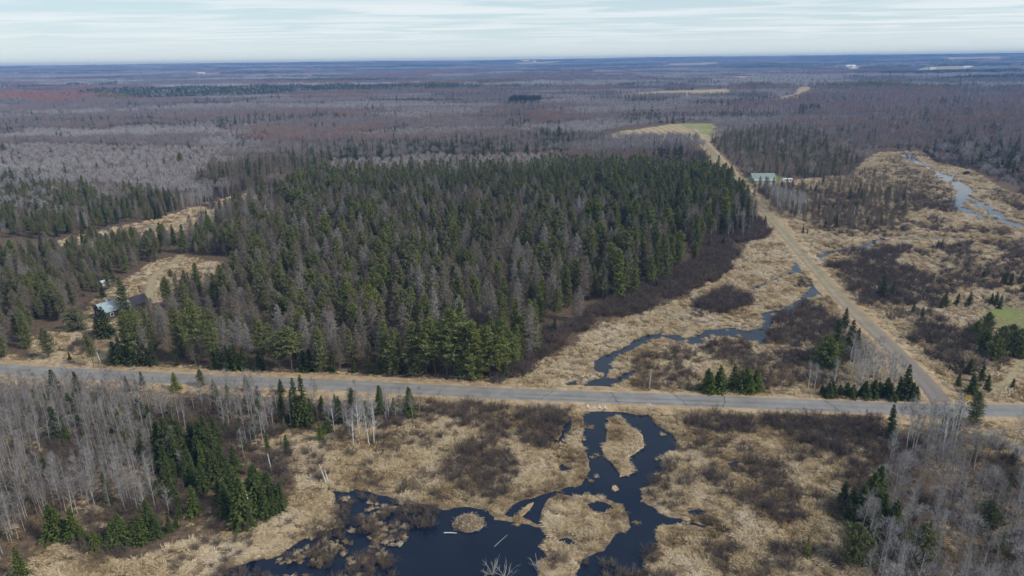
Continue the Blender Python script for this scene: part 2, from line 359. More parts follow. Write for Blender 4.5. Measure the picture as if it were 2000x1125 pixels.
STRAW = [poly(p) for p in [
    [(100,1055),(40,1125),(-80,1220),(1780,1220),(1680,1110),(1650,1000),(1665,930),(1700,880),(1740,845),(1740,815),(1400,800),(980,787),(800,780),(660,830),(560,855),(500,880),(585,940),(560,990),(480,1040),(350,1060),(240,1105),(190,1085),(130,1050)],
    [(950,757),(1000,742),(1037,717),(1115,680),(1145,650),(1199,623),(1257,615),(1280,599),(1351,582),(1351,558),(1405,548),(1422,525),(1456,487),(1466,470),(1500,464),(1530,470),(1570,510),(1600,560),(1640,605),(1700,665),(1760,725),(1835,790),(1440,780),(980,760)],
    [(1440,352),(1470,358),(1560,352),(1660,342),(1690,312),(1720,298),(1800,297),(1830,318),(1900,335),(1960,370),(2050,400),(2500,560),(2500,812),(1880,800),(1600,530),(1500,425)],
    [(60,700),(60,660),(130,635),(180,590),(215,562),(250,545),(300,510),(350,498),(430,515),(452,530),(420,556),(400,552),(335,572),(305,600),(290,680),(230,722),(90,728)],
    [(110,470),(200,450),(300,430),(350,416),(420,393),(490,371),(520,374),(500,393),(440,422),(380,447),(300,466),(200,482),(110,484)],
    [(1510,360),(1560,352),(1620,350),(1640,362),(1600,372),(1545,368)],
    [(1850,830),(1900,840),(1960,850),(2100,900),(2100,840),(1990,822)],
    [(1800,880),(1870,860),(1900,880),(1880,920),(1820,910)], [(1900,1020),(2000,1000),(2060,1060),(2060,1180),(1900,1150)],
    [(100,1015),(200,1000),(230,1020),(180,1050),(110,1045)],
]]
FIELDS = [poly(p) for p in [
    [(1165,268),(1215,256),(1290,245),(1330,240),(1388,241),(1400,262),(1388,276),(1320,276),(1270,273),(1215,272)],
    [(1075,157),(1200,155.5),(1330,156),(1330,160),(1200,160.5),(1080,160)],
    [(1330,152),(1450,149),(1490,152),(1480,156.5),(1330,157)],
    [(1205,184),(1300,180),(1420,177),(1430,185),(1300,188),(1210,189)],
    [(1515,196),(1522,189),(1552,184),(1566,170),(1584,169),(1586,180),(1562,190),(1535,197)],
    [(1780,140),(1800,134),(1905,131),(1905,138),(1800,142)], [(1760,153),(1860,151),(1860,158),(1770,159)],
    [(1000,131),(1100,128),(1100,131),(1000,134)], [(1620,134),(1700,131),(1705,135),(1620,138)], [(370,147),(430,145),(430,149),(370,151)],
    [(1840,122.5),(1960,121),(1960,124),(1840,126)], [(1300,130),(1400,128.5),(1400,131),(1300,133)]]]
FIELD_GREEN = [poly([(1325,241),(1388,241),(1398,262),(1365,262),(1340,250)]), poly([(1908,616),(1930,604),(2000,599),(2200,600),(2200,700),(2010,660),(1940,634)]),
               poly([(1500,350),(1508,343),(1530,345),(1532,354),(1510,357)])]
PATHS = [(poly([(140,720),(185,705),(225,672),(262,632),(292,585),(296,548),(305,535),(335,515),(352,500)]), 1.7),
         (poly([(2010,668),(1990,720),(1960,752),(1900,790)]), 1.3)]

HOUSE = np.array(gp(208, 618)); BARN = np.array(gp(1488, 356)); CAMPER = np.array(gp(1537, 357)); SHED = np.array(gp(205, 556))
KEEPOUT = [(HOUSE, 9.5), (HOUSE + (4, 6), 7), (BARN, 11.5), (CAMPER, 6), (SHED, 4)]

# ------------------------------------------------------------------ ground: one sheet out to the horizon
def build_ground():
    a1 = np.concatenate([np.linspace(-80, -46, 30), np.linspace(-45.6, 45.6, 430), np.linspace(46, 80, 30)]) * math.pi / 180
    rr = 14 * 1.0122 ** np.arange(552)
    R, A = np.meshgrid(rr, a1, indexing='ij')
    X, Y = (R * np.sin(A)).ravel(), (R * np.cos(A)).ravel()
    P = np.stack([X, Y], 1); Z = height(X, Y)
    nr, na = R.shape
    i = np.arange((nr - 1) * na).reshape(nr - 1, na)[:, :-1].ravel()
    F = np.stack([i, i + 1, i + 1 + na, i + na], 1)
    me = mesh_from('ground', np.stack([X, Y, Z], 1), F, [M['ground']], smooth=True)
    straw = np.zeros(len(X), np.float32); field = straw.copy(); green = straw.copy(); path = straw.copy()
    J = P + np.stack([fbm(X / 5, Y / 5, 4, 3) - .5, fbm(X / 5 + 40, Y / 5, 5, 3) - .5], 1) * 5
    for s in STRAW: straw[inside(J, s)] = 1
    straw = np.maximum(straw, 1 - sstep(6, 13, dist_line(J, ROAD))); straw = np.maximum(straw, (1 - sstep(5, 11, dist_line(J, GRAV))))
    JF = P + np.stack([fbm(X / 30, Y / 30, 44, 3) - .5, fbm(X / 30 + 40, Y / 30, 45, 3) - .5], 1) * 22
    for s in FIELDS: field[inside(JF if s[:, 1].mean() > 600 else J, s)] = 1
    for s in FIELD_GREEN: green[inside(J, s)] = .85
    green *= .55 + .45 * sstep(.3, .6, fbm(X / 14, Y / 14, 46, 3))
    for ln, w in PATHS:
        d = dist_line(P, ln); path = np.maximum(path, 1 - sstep(w * .6, w * 1.3, d))
    path = np.maximum(path, 1 - sstep(1.4, 3.2, dist_line(J, TRAIL)))
    far = sstep(600, 2200, np.hypot(X, Y)) * (1 - straw)
    for n, v in (('straw', straw), ('field', field), ('green', green), ('path', path), ('far', far)):
        at = me.attributes.new(n, 'FLOAT', 'POINT'); at.data.foreach_set('value', v.astype(np.float32))
    tag(link('ground', me), kind='structure')
build_ground()

def flat_poly(name, pg, z, mat, kind='structure'):
    from mathutils.geometry import tessellate_polygon
    tris = tessellate_polygon([[Vector((x, y, 0)) for x, y in pg]])
    V = np.column_stack([pg, np.full(len(pg), z)])
    T = []
    for t in tris:
        a, b, c = V[list(t)]
        T.append(t if np.cross(b - a, c - a)[2] > 0 else t[::-1])
    return tag(link(name, mesh_from(name, V, np.array(T), [mat])), kind=kind)
for k, (n, pg) in enumerate(WATERS): flat_poly(n, pg, .05 + .004 * k + (float(height(*pg.mean(0))) if pg[:, 1].max() > 750 else 0), M['water'])
for pg in ISLES:
    c = pg.mean(0); V = np.vstack([np.column_stack([pg, np.full(len(pg), .02)]), np.column_stack([c + (pg - c) * .93, np.full(len(pg), .28)])])
    n = len(pg); q = np.arange(n); F = np.stack([q, (q + 1) % n, (q + 1) % n + n, q + n], 1)
    me = bpy.data.meshes.new('marsh_island'); me.from_pydata(V.tolist(), [], F.tolist() + [list(range(n, 2 * n))]); me.materials.append(M['verge']); me.update()
    tag(link('marsh_island', me), kind='structure')

# roads: cross-section swept along the line
def resample(ln, step):
    s = np.concatenate([[0], np.cumsum(np.hypot(*np.diff(ln, axis=0).T))]); t = np.arange(0, s[-1], step)
    return np.stack([np.interp(t, s, ln[:, 0]), np.interp(t, s, ln[:, 1])], 1)
def smooth_line(ln, k=9):
    ker = np.ones(k) / k; pad = k // 2
    return np.stack([np.convolve(np.pad(ln[:, i], pad, mode='reflect', reflect_type='odd'), ker, 'valid') for i in (0, 1)], 1)
ROADC = smooth_line(resample(ROAD, 2.0)); GRAVC = smooth_line(resample(GRAV, 2.0)); TRAILC = smooth_line(resample(TRAIL, 1.5), 7)
def sweep(name, ln, prof, mat, jit=0.0, s=0):
    T = np.gradient(ln, axis=0); T /= np.hypot(T[:, 0], T[:, 1])[:, None]; N = np.stack([T[:, 1], -T[:, 0]], 1)
    k = len(prof); V = []
    for j, (o, z) in enumerate(prof):
        oo = o + (fbm(ln[:, 0] / 3 + j * 7, ln[:, 1] / 3, s, 3) - .5) * jit * (1 if j in (0, k - 1) else .3)
        V.append(np.column_stack([ln + N * oo[:, None] if np.ndim(oo) else ln + N * oo, np.full(len(ln), z)]))
    V = np.stack(V, 1).reshape(-1, 3)
    i = (np.arange(len(ln) - 1)[:, None] * k + np.arange(k - 1)).ravel()
    F = np.stack([i, i + 1, i + 1 + k, i + k], 1)[:, ::-1]
    me = mesh_from(name, V, F, [mat])
    ac = np.tile(np.linspace(0, 1, k), len(ln)).astype(np.float32); al = np.repeat(np.linspace(0, 1, len(ln)), k).astype(np.float32)
    for n, v in (('across', ac), ('along', al)):
        at = me.attributes.new(n, 'FLOAT', 'POINT'); at.data.foreach_set('value', v)
    return link(name, me)
tag(sweep('road_embankment', ROADC, [(-7.5, -.05), (-5.2, .45), (-3.4, .60), (3.4, .60), (4.9, .45), (6.6, -.05)], M['verge'], 1.2, 2), kind='structure')
road = tag(sweep('paved_road', ROADC, [(-3.05, .606), (-2.3, .622), (-1.5, .64), (-.75, .652), (0, .66), (.75, .652), (1.5, .64), (2.3, .622), (3.05, .606)], M['asphalt'], .35, 6), kind='structure')
tag(sweep('gravel_road_embankment', GRAVC[1:], [(-6.0, -.05), (-4.0, .35), (-2.8, .48), (2.8, .48), (4.0, .35), (6.4, -.05)], M['verge'], 1.4, 3), kind='structure')
tag(sweep('gravel_road', GRAVC[1:], [(-2.5, .495), (-1.7, .53), (-.8, .56), (0, .57), (.8, .56), (1.7, .53), (2.5, .495)], M['gravel'], .5, 5), kind='structure')
tag(sweep('trail', TRAILC, [(-1.5, .04), (-.6, .07), (.6, .07), (1.5, .04)], M['gravel'], .6, 8), kind='structure')
# tar seams on the asphalt, parts of the road
M['tar'] = flat_mat('crack_tar', (.03, .03, .032), .2, 2)
T_ = np.gradient(ROADC, axis=0); T_ /= np.hypot(T_[:, 0], T_[:, 1])[:, None]; N_ = np.stack([T_[:, 1], -T_[:, 0]], 1)
def seam(pts, w):
    P = np.array(pts); t = np.gradient(P, axis=0); t /= np.hypot(t[:, 0], t[:, 1])[:, None]; n = np.stack([-t[:, 1], t[:, 0]], 1)
    k = len(P); V = np.vstack([np.column_stack([P + n * w / 2, np.full(k, .672)]), np.column_stack([P - n * w / 2, np.full(k, .672)])])
    i = np.arange(k - 1); me = mesh_from('tar_seam', V, np.stack([i, i + k, i + k + 1, i + 1], 1), [M['tar']])
    link('tar_seam', me, road)
for px in (345, 610, 880, 1080, 1205, 1322, 1410, 1625):
    i = int(np.argmin(np.abs(to_px(ROADC[:, 0], ROADC[:, 1], .6)[0] - px))); j = np.linspace(-2.8, 2.8, 9)
    wob = np.cumsum(rng.normal(0, .28, 9)); seam(ROADC[i] + N_[i] * j[:, None] + T_[i] * (wob + (px % 3 - 1) * j * .35)[:, None], .10)
for p0, p1, o in ((985, 1180, 1.9), (1190, 1480, 2.1), (1000, 1130, 0.05), (1240, 1420, 0.1), (1500, 1640, 2.2)):
    q = to_px(ROADC[:, 0], ROADC[:, 1], .6)[0]; ii = np.nonzero((q > p0) & (q < p1))[0]
    seam(ROADC[ii] + N_[ii] * (o + np.cumsum(rng.normal(0, .05, len(ii))))[:, None], .07)

# ------------------------------------------------------------------ plant prototypes
def unit(v): return v / (np.linalg.norm(v, axis=-1, keepdims=True) + 1e-9)
def slivers(p, d, w, r):
    """thin tapering triangles from p along d"""
    s = unit(np.cross(d, r.normal(size=d.shape))) * (w / 2)[:, None]
    return np.stack([p - s, p + s, p + d], 1)
def cards(p, d, w, r, lift=.25):
    """leafy sprays lying roughly flat"""
    up = np.tile([0, 0, 1.0], (len(p), 1)) + r.normal(size=p.shape) * lift
    s = unit(np.cross(d, up)) * (w / 2)[:, None]
    m = p + d * .45
    a = np.stack([p, m - s, p + d], 1); b = np.stack([p, p + d, m + s], 1)
    return np.concatenate([a, b])
def tube(pts, rad, n=5):
    pts = np.array(pts, float); V = []; F = []
    for i, (p, q) in enumerate(zip(pts, rad)):
        for k in range(n): V.append(p + q * np.array([math.cos(6.2832 * k / n), math.sin(6.2832 * k / n), 0]))
    for i in range(len(pts) - 1):
        for k in range(n):
            a, b = i * n + k, i * n + (k + 1) % n
            F += [(a, b, b + n), (a, b + n, a + n)]
    return np.array(V)[np.array(F)]
def sph(r, n):
    return unit(r.normal(size=(n, 3)))
def trunk_pts(r, H, lean=.02, seg=5):
    t = np.linspace(0, 1, seg + 1); w = np.cumsum(r.normal(0, lean * H / seg, (seg + 1, 2)), 0); w[0] = 0
    return np.column_stack([w, t * H])
def on_trunk(tp, t):
    k = np.linspace(0, 1, len(tp)); return np.stack([np.interp(t, k, tp[:, i]) for i in range(3)], 1)

def g_spruce(seed, q=1.0, H=10.0):
    r = np.random.default_rng(seed); R = H * r.uniform(.15, .20)
    tp = trunk_pts(r, H, .004); tr = tube(tp, np.linspace(H * .013, .015, len(tp)), 5 if q == 1 else 3)
    nl = int(36 * (q ** .5)); nb = 10 if q == 1 else 6
    t = np.repeat((np.linspace(.04, .985, nl) + r.uniform(-.01, .01, nl)), nb)
    az = r.uniform(0, 6.283, len(t)); L = (R * (1 - t) ** .88 * r.uniform(.62, 1.18, len(t)) + .12)
    lump = .8 + .4 * vnoise(t * 9, az * 1.2 + seed, seed); L = L * lump
    out = np.stack([np.cos(az), np.sin(az), -.28 + .5 * t], 1)
    tris = []
    fr = np.linspace(.22, .98, 5 if q == 1 else 2)
    for f in fr:
        p = on_trunk(tp, t) + out * (L * f)[:, None]; p[:, 2] -= .10 * L * f ** 2
        d = unit(out + r.normal(0, .5, out.shape)) * (.22 + .26 * L * (1.15 - .5 * f))[:, None] * (1 if q == 1 else 1.7)
        tris.append(cards(p - d * .3, d, (.14 + .15 * L) * (1 if q == 1 else 2.2), r, .55))
    cr = np.concatenate(tris); keep = r.uniform(size=len(cr)) > .06
    return tr, cr[keep]
def g_pine(seed, q=1.0, H=16.0, lo=.14, R=None, dense=1.0):
    r = np.random.default_rng(seed); R = R or H * r.uniform(.125, .19)
    if lo == .14: lo = r.choice([.08, .14, .22, .34, .45])
    sh = r.uniform(-.07, .08); tp = trunk_pts(r, H, .018); tr = tube(tp, np.linspace(H * .011, .02, len(tp)), 5 if q == 1 else 3)
    nl = int((27 if q == 1 else 12) * dense); nb = 8 if q == 1 else 6
    t = np.repeat(np.linspace(lo, .985, nl), nb) + r.uniform(-.015, .015, nl * nb)
    u = (t - lo) / (1 - lo)
    prof = np.clip(np.sin(np.clip(u * (.72 - sh) + .30 + sh, 0, 1) * math.pi) ** .85, .05, 1) * (1 - .15 * u)
    az = r.uniform(0, 6.283, len(t)); L = R * prof * r.uniform(.5, 1.2, len(t)) * (.72 + .56 * vnoise(t * 8, az * 1.1, seed))
    out = np.stack([np.cos(az), np.sin(az), .05 + .55 * u], 1)
    b0 = on_trunk(tp, np.clip(t, 0, 1)); tris = [slivers(b0, out * (L * .8)[:, None], np.full(len(t), .06), r)]
    fr = (.32, .55, .78, 1.0) if q == 1 else (.45, .95)
    for f in fr:
        p = b0 + out * (L * f)[:, None]; p[:, 2] += .12 * L * f * f
        for k in range(6 if q == 1 else 3):
            d = unit(out * .7 + sph(r, len(p)) * .9 + [0, 0, .30]) * r.uniform(.45, .95, len(p))[:, None] * (1 if q == 1 else 1.5)
            tris.append(slivers(p - d * .25 + r.normal(0, .20, p.shape), d, r.uniform(.14, .26, len(p)) * (1 if q == 1 else 2.8), r))
    cr = np.concatenate(tris)
    keep = r.uniform(size=len(cr)) > .10
    return tr, cr[keep]
def g_larch(seed, q=1.0, H=14.0):
    r = np.random.default_rng(seed); R = H * r.uniform(.14, .19)
    tp = trunk_pts(r, H, .01); tr = tube(tp, np.linspace(H * .010, .02, len(tp)), 4 if q == 1 else 3)
    nl = int(40 if q == 1 else 16); nb = 7 if q == 1 else 4
    t = np.repeat(np.linspace(.20, .99, nl), nb) + r.uniform(-.01, .01, nl * nb); u = np.clip((t - .2) / .8, 0, 1)
    az = r.uniform(0, 6.283, len(t)); L = R * np.clip(np.sin(np.clip(u * .78 + .26, 0, 1) * math.pi) ** .7, .05, 1) * r.uniform(.45, 1.15, len(t))
    out = np.stack([np.cos(az), np.sin(az), -.05 + .35 * u], 1); b0 = on_trunk(tp, np.clip(t, 0, 1))
    ws = 1 if q == 1 else 2.6
    tris = [slivers(b0, out * L[:, None], np.full(len(t), .05 * ws), r)]
    for f in ((.25, .4, .55, .7, .85, .97) if q == 1 else (.5, .9)):
        for k in range(2):
            p = b0 + out * (L * f)[:, None]
            d = unit(out * .6 + sph(r, len(p)) * 1.0 + [0, 0, -.12]) * (r.uniform(.25, .65, len(p)) * (1 if q == 1 else 1.6))[:, None]
            tris.append(slivers(p, d, r.uniform(.05, .10, len(p)) * ws, r))
    return tr, np.concatenate(tris)
def g_aspen(seed, q=1.0, H=13.0):
    r = np.random.default_rng(seed)
    tp = trunk_pts(r, H * .96, .022, 7); tr = [tube(tp, np.linspace(H * .0105, .018, len(tp)), 5 if q == 1 else 3)]
    n = 34 if q == 1 else 14
    t = r.uniform(.30, .98, n) ** .9; az = r.uniform(0, 6.283, n); el = r.uniform(.55, 1.2, n)
    L = H * (.06 + .24 * np.clip(1 - t, 0, 1) ** .8) * r.uniform(.6, 1.25, n)
    out = np.stack([np.cos(az) * np.cos(el), np.sin(az) * np.cos(el), np.sin(el)], 1); b0 = on_trunk(tp, t)
    ws = 1 if q == 1 else 2.8
    bare = [slivers(b0, out * L[:, None], (.035 + .018 * L) * ws, r)]
    tris = []
    for k in range(13 if q == 1 else 5):
        f = r.uniform(.2, 1.0, n); p = b0 + out * (L * f)[:, None]
        d = unit(out + sph(r, n) * .75 + [0, 0, .15]) * (r.uniform(.5, 1.25, n) * (1 if q == 1 else 1.3))[:, None]
        tris.append(slivers(p, d, r.uniform(.022, .045, n) * ws, r))
        p2 = p + d * r.uniform(.3, .9, n)[:, None]
        d2 = unit(d + sph(r, n) * .6) * r.uniform(.35, .8, n)[:, None]
        tris.append(slivers(p2, d2, r.uniform(.018, .034, n) * ws, r))
    tp_ = on_trunk(tp, np.full(20, .97)); tris.append(slivers(tp_, unit(sph(r, 20) * .6 + [0, 0, 1]) * r.uniform(.5, 1.1, 20)[:, None], np.full(20, .03 * ws), r))
    return np.concatenate(tr + bare), np.concatenate(tris)
def g_maple(seed, q=1.0, H=12.0, wd=.28):
    r = np.random.default_rng(seed); R = H * r.uniform(wd * .86, wd * 1.15)
    tp = trunk_pts(r, H * .6, .02, 4); tr = [tube(tp, np.linspace(H * .014, .06, len(tp)), 4 if q == 1 else 3)]
    n = 420 if q == 1 else 120
    e = sph(r, n); e[:, 2] = np.abs(e[:, 2]) * 1.15 - .25; rad = r.uniform(.45, 1.0, n) ** .6
    c = np.array([0, 0, H * .60]); p = c + e * np.array([R, R, H * .36]) * rad[:, None] * (.8 + .4 * vnoise(np.arctan2(e[:, 1], e[:, 0]) * 1.3 + 9, e[:, 2] * 2, seed))[:, None]
    d = unit(e * .8 + [0, 0, .55] + sph(r, n) * .5) * r.uniform(.7, 1.5, n)[:, None]
    tris = [slivers(p - d * .5, d, r.uniform(.05, .10, n) * (1 if q == 1 else 2.6), r)]
    k = 12; a = np.linspace(0, 6.283, k); bo = np.stack([np.cos(a) * .5, np.sin(a) * .5, np.full(k, 1)], 1)
    tr.append(slivers(on_trunk(tp, r.uniform(.5, 1, k)), unit(bo) * H * .42, np.full(k, .12 if q == 1 else .25), r))
    return np.concatenate(tr), np.concatenate(tris)
def g_shrub(seed, q=1.0, H=3.0):
    r = np.random.default_rng(seed); n = 26 if q == 1 else 12
    az = r.uniform(0, 6.283, n); ta = r.uniform(.08, .95, n) ** .8
    out = np.stack([np.cos(az) * np.sin(ta), np.sin(az) * np.sin(ta), np.cos(ta)], 1)
    L = H * r.uniform(.65, 1.05, n) * (1 - .12 * ta); b0 = np.column_stack([r.normal(0, .28, (n, 2)), np.zeros(n)])
    ws = 1 if q == 1 else 2.4
    tris = [slivers(b0, out * L[:, None], np.full(n, .055 * ws), r)]
    for k in range(21 if q == 1 else 7):
        f = r.uniform(.22, .98, n); p = b0 + out * (L * f)[:, None]
        d = unit(out + sph(r, n) * .9 + [0, 0, .2]) * (r.uniform(.35, .85, n))[:, None]
        tris.append(slivers(p, d, r.uniform(.02, .042, n) * ws, r))
        if q == 1: tris.append(slivers(p + d * .5, unit(d + sph(r, n) * .7) * r.uniform(.25, .6, n)[:, None], r.uniform(.016, .03, n), r))
    return None, np.concatenate(tris)
def g_tussock(seed, n=46, H=.85):
    r = np.random.default_rng(seed); az = r.uniform(0, 6.283, n); ta = r.uniform(.1, 1.25, n)
    bias = r.normal(0, .35, 2)
    out = np.stack([np.cos(az) * np.sin(ta) + bias[0], np.sin(az) * np.sin(ta) + bias[1], np.cos(ta) + .1], 1)
    b = np.column_stack([r.normal(0, .22, (n, 2)), np.zeros(n)])
    d = out * (H * r.uniform(.5, 1.1, n))[:, None]
    p1 = slivers(b, d, r.uniform(.07, .14, n), r)
    tip = b + d; tip2 = unit(out * [1, 1, .1] + [0, 0, -.25]) * (H * .35)
    p2 = slivers(tip - d * .25, tip2 + d * .2, r.uniform(.06, .11, n), r)
    return None, np.concatenate([p1, p2])

def tri_mesh(name, *parts):
    V = []; MI = []; mats = []
    for t, m in parts:
        if t is None or not len(t): continue
        if m not in mats: mats.append(m)
        V.append(t.reshape(-1, 3)); MI.append(np.full(len(t), mats.index(m)))
    V = np.concatenate(V); return mesh_from(name, V, np.arange(len(V)).reshape(-1, 3), mats, np.concatenate(MI))
KINDS = {}
def kind(key, gen, H0, trunk_mat, crown_mat, nv, nm, **kw):
    hi = []; mid = []
    for i in range(nv):
        t, c = gen(100 * len(KINDS) + i, 1.0, H0, **kw)
        hi.append((tri_mesh('trunk', (t, trunk_mat)) if t is not None else None, tri_mesh('crown', (c, crown_mat)), tri_mesh(key, (t, trunk_mat), (c, crown_mat))))
    for i in range(nm):
        t, c = gen(100 * len(KINDS) + 50 + i, .35, H0, **kw); mid.append(tri_mesh(key + '_far', (t, trunk_mat), (c, crown_mat)))
    if key in ('aspen_tree', 'birch_tree'):
        mid.clear()
        for i in range(nm):
            t, c = g_maple(3000 + i, .35, H0, .27); mid.append(tri_mesh(key + '_far', (t, M['greybark']), (c, M['maple'])))
    KINDS[key] = dict(H0=H0, hi=hi, mid=mid, pts=[])
kind('pine_tree', g_pine, 16.0, M['bark'], M['pine'], 10, 6)
kind('spruce_tree', g_spruce, 10.0, M['bark'], M['spruce'], 6, 4)
kind('larch_tree', g_larch, 14.0, M['greybark'], M['larch'], 9, 5)
kind('aspen_tree', g_aspen, 13.0, M['aspenbark'], M['aspen'], 7, 5)
kind('birch_tree', g_aspen, 13.0, M['birchbark'], M['aspen'], 4, 3)
kind('maple_tree', g_maple, 12.0, M['greybark'], M['maple'], 4, 5)
kind('alder_shrub', g_shrub, 3.0, None, M['shrub'], 6, 4)
kind('round_pine', lambda s, q, H: g_pine(s, q, H, .06, H * .42, 1.25), 8.0, M['bark'], M['pine'], 3, 1)

ZL = {}     # (kind, zone) -> (label, group)
def add(kd, x, y, H, tint, zone, wide=None, forced=None):
    x, y, H, tint = map(lambda a: np.atleast_1d(np.asarray(a, float)), (x, y, H, tint))
    n = len(x)
    KINDS[kd]['pts'].append(dict(x=x, y=y, H=np.broadcast_to(H, n), tint=np.clip(np.broadcast_to(tint, n), 0, 1),
        wide=np.broadcast_to(np.asarray(wide if wide is not None else rng.uniform(.88, 1.15, n), float), n),
        zone=np.array([zone] * n, object), forced=np.array([forced] * n, object)))
def jitter_grid(pg, sp, j=.9, rag=0.0):
    lo, hi = pg.min(0) - 8 * rag, pg.max(0) + 8 * rag
    X, Y = np.meshgrid(np.arange(lo[0], hi[0] + sp, sp), np.arange(lo[1], hi[1] + sp, sp))
    P = np.stack([X.ravel(), Y.ravel()], 1) + rng.uniform(-.5, .5, (X.size, 2)) * sp * j
    d = np.hypot(*P.T)[:, None]; J = P + np.stack([fbm(P[:, 0] / 14, P[:, 1] / 14, 811, 3) - .5, fbm(P[:, 0] / 14 + 60, P[:, 1] / 14, 821, 3) - .5], 1) * d * .05 * rag
    return P[inside(J, pg)]
def clear(P, road=7.0, water=True, grav=6.0, thin=None):
    k = (dist_line(P, ROADC[::4]) > road) & (dist_line(P, GRAVC[::4]) > grav) & (dist_line(P, TRAILC[::2]) > 2.2)
    if water:
        for n, w in WATERS: k &= ~inside(P, w)
    for c, rad in KEEPOUT: k &= np.hypot(*(P - c).T) > rad
    for ln, w in PATHS: k &= dist_line(P, ln) > w + 1.2
    for f in FIELD_GREEN: k &= ~inside(P, f)
    return P[k]
def scatter_zone(zone, px, sp, mix, **kw):
    """mix: list of (kind, weight, (Hmin, Hmax), (tint0, tint1))"""
    pg = poly(px); P = clear(jitter_grid(pg, sp, .9, 1.0), **kw)
    if kw.get('thin') is not None: P = P[~inside(P, kw['thin']) | (rng.uniform(size=len(P)) < .10)]
    w = np.array([m[1] for m in mix], float); w /= w.sum(); cw = np.cumsum(w)
    u = np.clip(.5 + (fbm(P[:, 0] / 16, P[:, 1] / 16, 23, 3) - .5) * 1.5 + rng.uniform(-.42, .42, len(P)), 0, .9999)
    u = np.argsort(np.argsort(u)) / max(1, len(u)) if len(u) else u
    ki = np.searchsorted(cw, u)
    for i, (kd, _, hh, tt) in enumerate(mix):
        m = ki == i; n = m.sum()
        if not n: continue
        add(kd, P[m, 0], P[m, 1], rng.uniform(*hh, n), rng.uniform(*tt, n), zone)
    return pg

CLUSTER = poly([(303,985),(308,850),(380,840),(420,815),(440,860),(470,870),(540,915),(565,1000),(500,1045),(430,1030),(370,1020)])
# --- woods by zone (ground plans traced as foot lines)
PLANT = [(222,712),(300,712),(500,720),(700,733),(930,742),(985,735),(1020,705),(1110,655),(1190,605),(1285,565),(1345,520),(1372,482),(1398,445),(1460,430),(1455,395),(1432,362),(1405,340),(1300,335),(1150,330),(1000,338),(850,342),(700,345),(560,350),(560,380),(510,405),(440,436),(382,462),(362,494),(440,512),(462,532),(440,556),(370,572),(318,600),(288,640),(262,680),(240,704)]
ZONES = [poly(PLANT)]
def plantation():
    P = jitter_grid(ZONES[0], 3.95, .9, .9); P = clear(P, 8.5, True, 8.0)
    gap = fbm(P[:, 0] / 11, P[:, 1] / 11, 61, 3); P = P[(gap > .34) & (rng.uniform(size=len(P)) > .06)]
    px, py = to_px(P[:, 0], P[:, 1], 0)
    front = np.clip((py - 640) / 80, 0, 1) * np.clip((px - 700) / 250, 0, 1)
    right = np.clip((px - 1000) / 250, 0, 1); back = np.clip((430 - py) / 60, 0, 1)
    g = .40 + .46 * front + .26 * right + .30 * back + (fbm(P[:, 0] / 26, P[:, 1] / 26, 31, 3) - .5) * .9
    g -= .04 * np.clip((560 - px) / 200, 0, 1) * (py > 500)
    isg = rng.uniform(size=len(P)) < g
    H = np.clip(rng.normal(12.9, 2.7, len(P)), 6, 18) * (.86 + .28 * fbm(P[:, 0] / 30, P[:, 1] / 30, 67, 2)) * (1 - .16 * back) * (1 - .14 * np.clip((560 - px) / 220, 0, 1) * (py < 690))
    add('pine_tree', P[isg, 0], P[isg, 1], H[isg], np.clip(rng.normal(.42, .22, isg.sum()) + .25 * front[isg] + .1 * right[isg], 0, .97), 'plantation')
    q = ~isg; add('larch_tree', P[q, 0], P[q, 1], H[q] * .95, np.clip(rng.normal(.48, .25, q.sum()), 0, 1), 'plantation')
plantation()
# upper rim of the plantation: brown larches among dark spruce
ZONES.append(scatter_zone('larch_rim', [(430,330),(560,322),(640,322),(640,345),(560,350),(510,395),(470,380),(380,370),(400,345)], 5.5, [('larch_tree', .62, (10, 14), (.6, 1)), ('spruce_tree', .38, (8, 13), (.1, .6))]))
ZONES.append(scatter_zone('left_wood', [(-350,715),(-100,705),(40,700),(62,690),(60,655),(130,630),(180,585),(240,545),(300,505),(350,494),(356,466),(300,476),(130,492),(-100,520),(-350,575)], 4.6, [('pine_tree', .44, (7.5, 12), (.1, .6)), ('larch_tree', .42, (7.5, 12), (.15, .8)), ('spruce_tree', .14, (5, 10), (0, .5))]))
ZONES.append(scatter_zone('clearing_wood', [(-350,490),(130,464),(300,432),(352,417),(345,398),(230,375),(0,368),(-350,380)], 5.0, [('pine_tree', .34, (7, 11), (.1, .6)), ('spruce_tree', .2, (7, 11), (0, .5)), ('larch_tree', .2, (7, 10), (.2, .9)), ('aspen_tree', .26, (7, 10), (0, .4))]))
ZONES.append(scatter_zone('clearing_wood', [(352,417),(440,388),(340,396)], 3.5, [('aspen_tree', 1, (8, 10), (0, .4))]))
ZONES.append(scatter_zone('south_wood', [(-300,786),(90,770),(300,776),(600,796),(770,806),(640,832),(560,850),(500,885),(470,930),(380,990),(330,1015),(240,995),(100,1020),(30,1080),(-60,1180),(-300,1180)], 1.95, [('aspen_tree', .72, (5.6, 9.6), (.0, .75)), ('spruce_tree', .05, (3, 7.5), (.4, .95)), ('alder_shrub', .23, (2, 4), (.1, .9))], thin=CLUSTER))
scatter_zone('south_wood', [(590,805),(700,806),(815,806),(812,822),(760,836),(690,856),(640,840)], 2.3, [('aspen_tree', .5, (5, 8.5), (.05, .6)), ('birch_tree', .18, (6, 9), (0, .3)), ('alder_shrub', .32, (1.6, 3.2), (0, .7))])
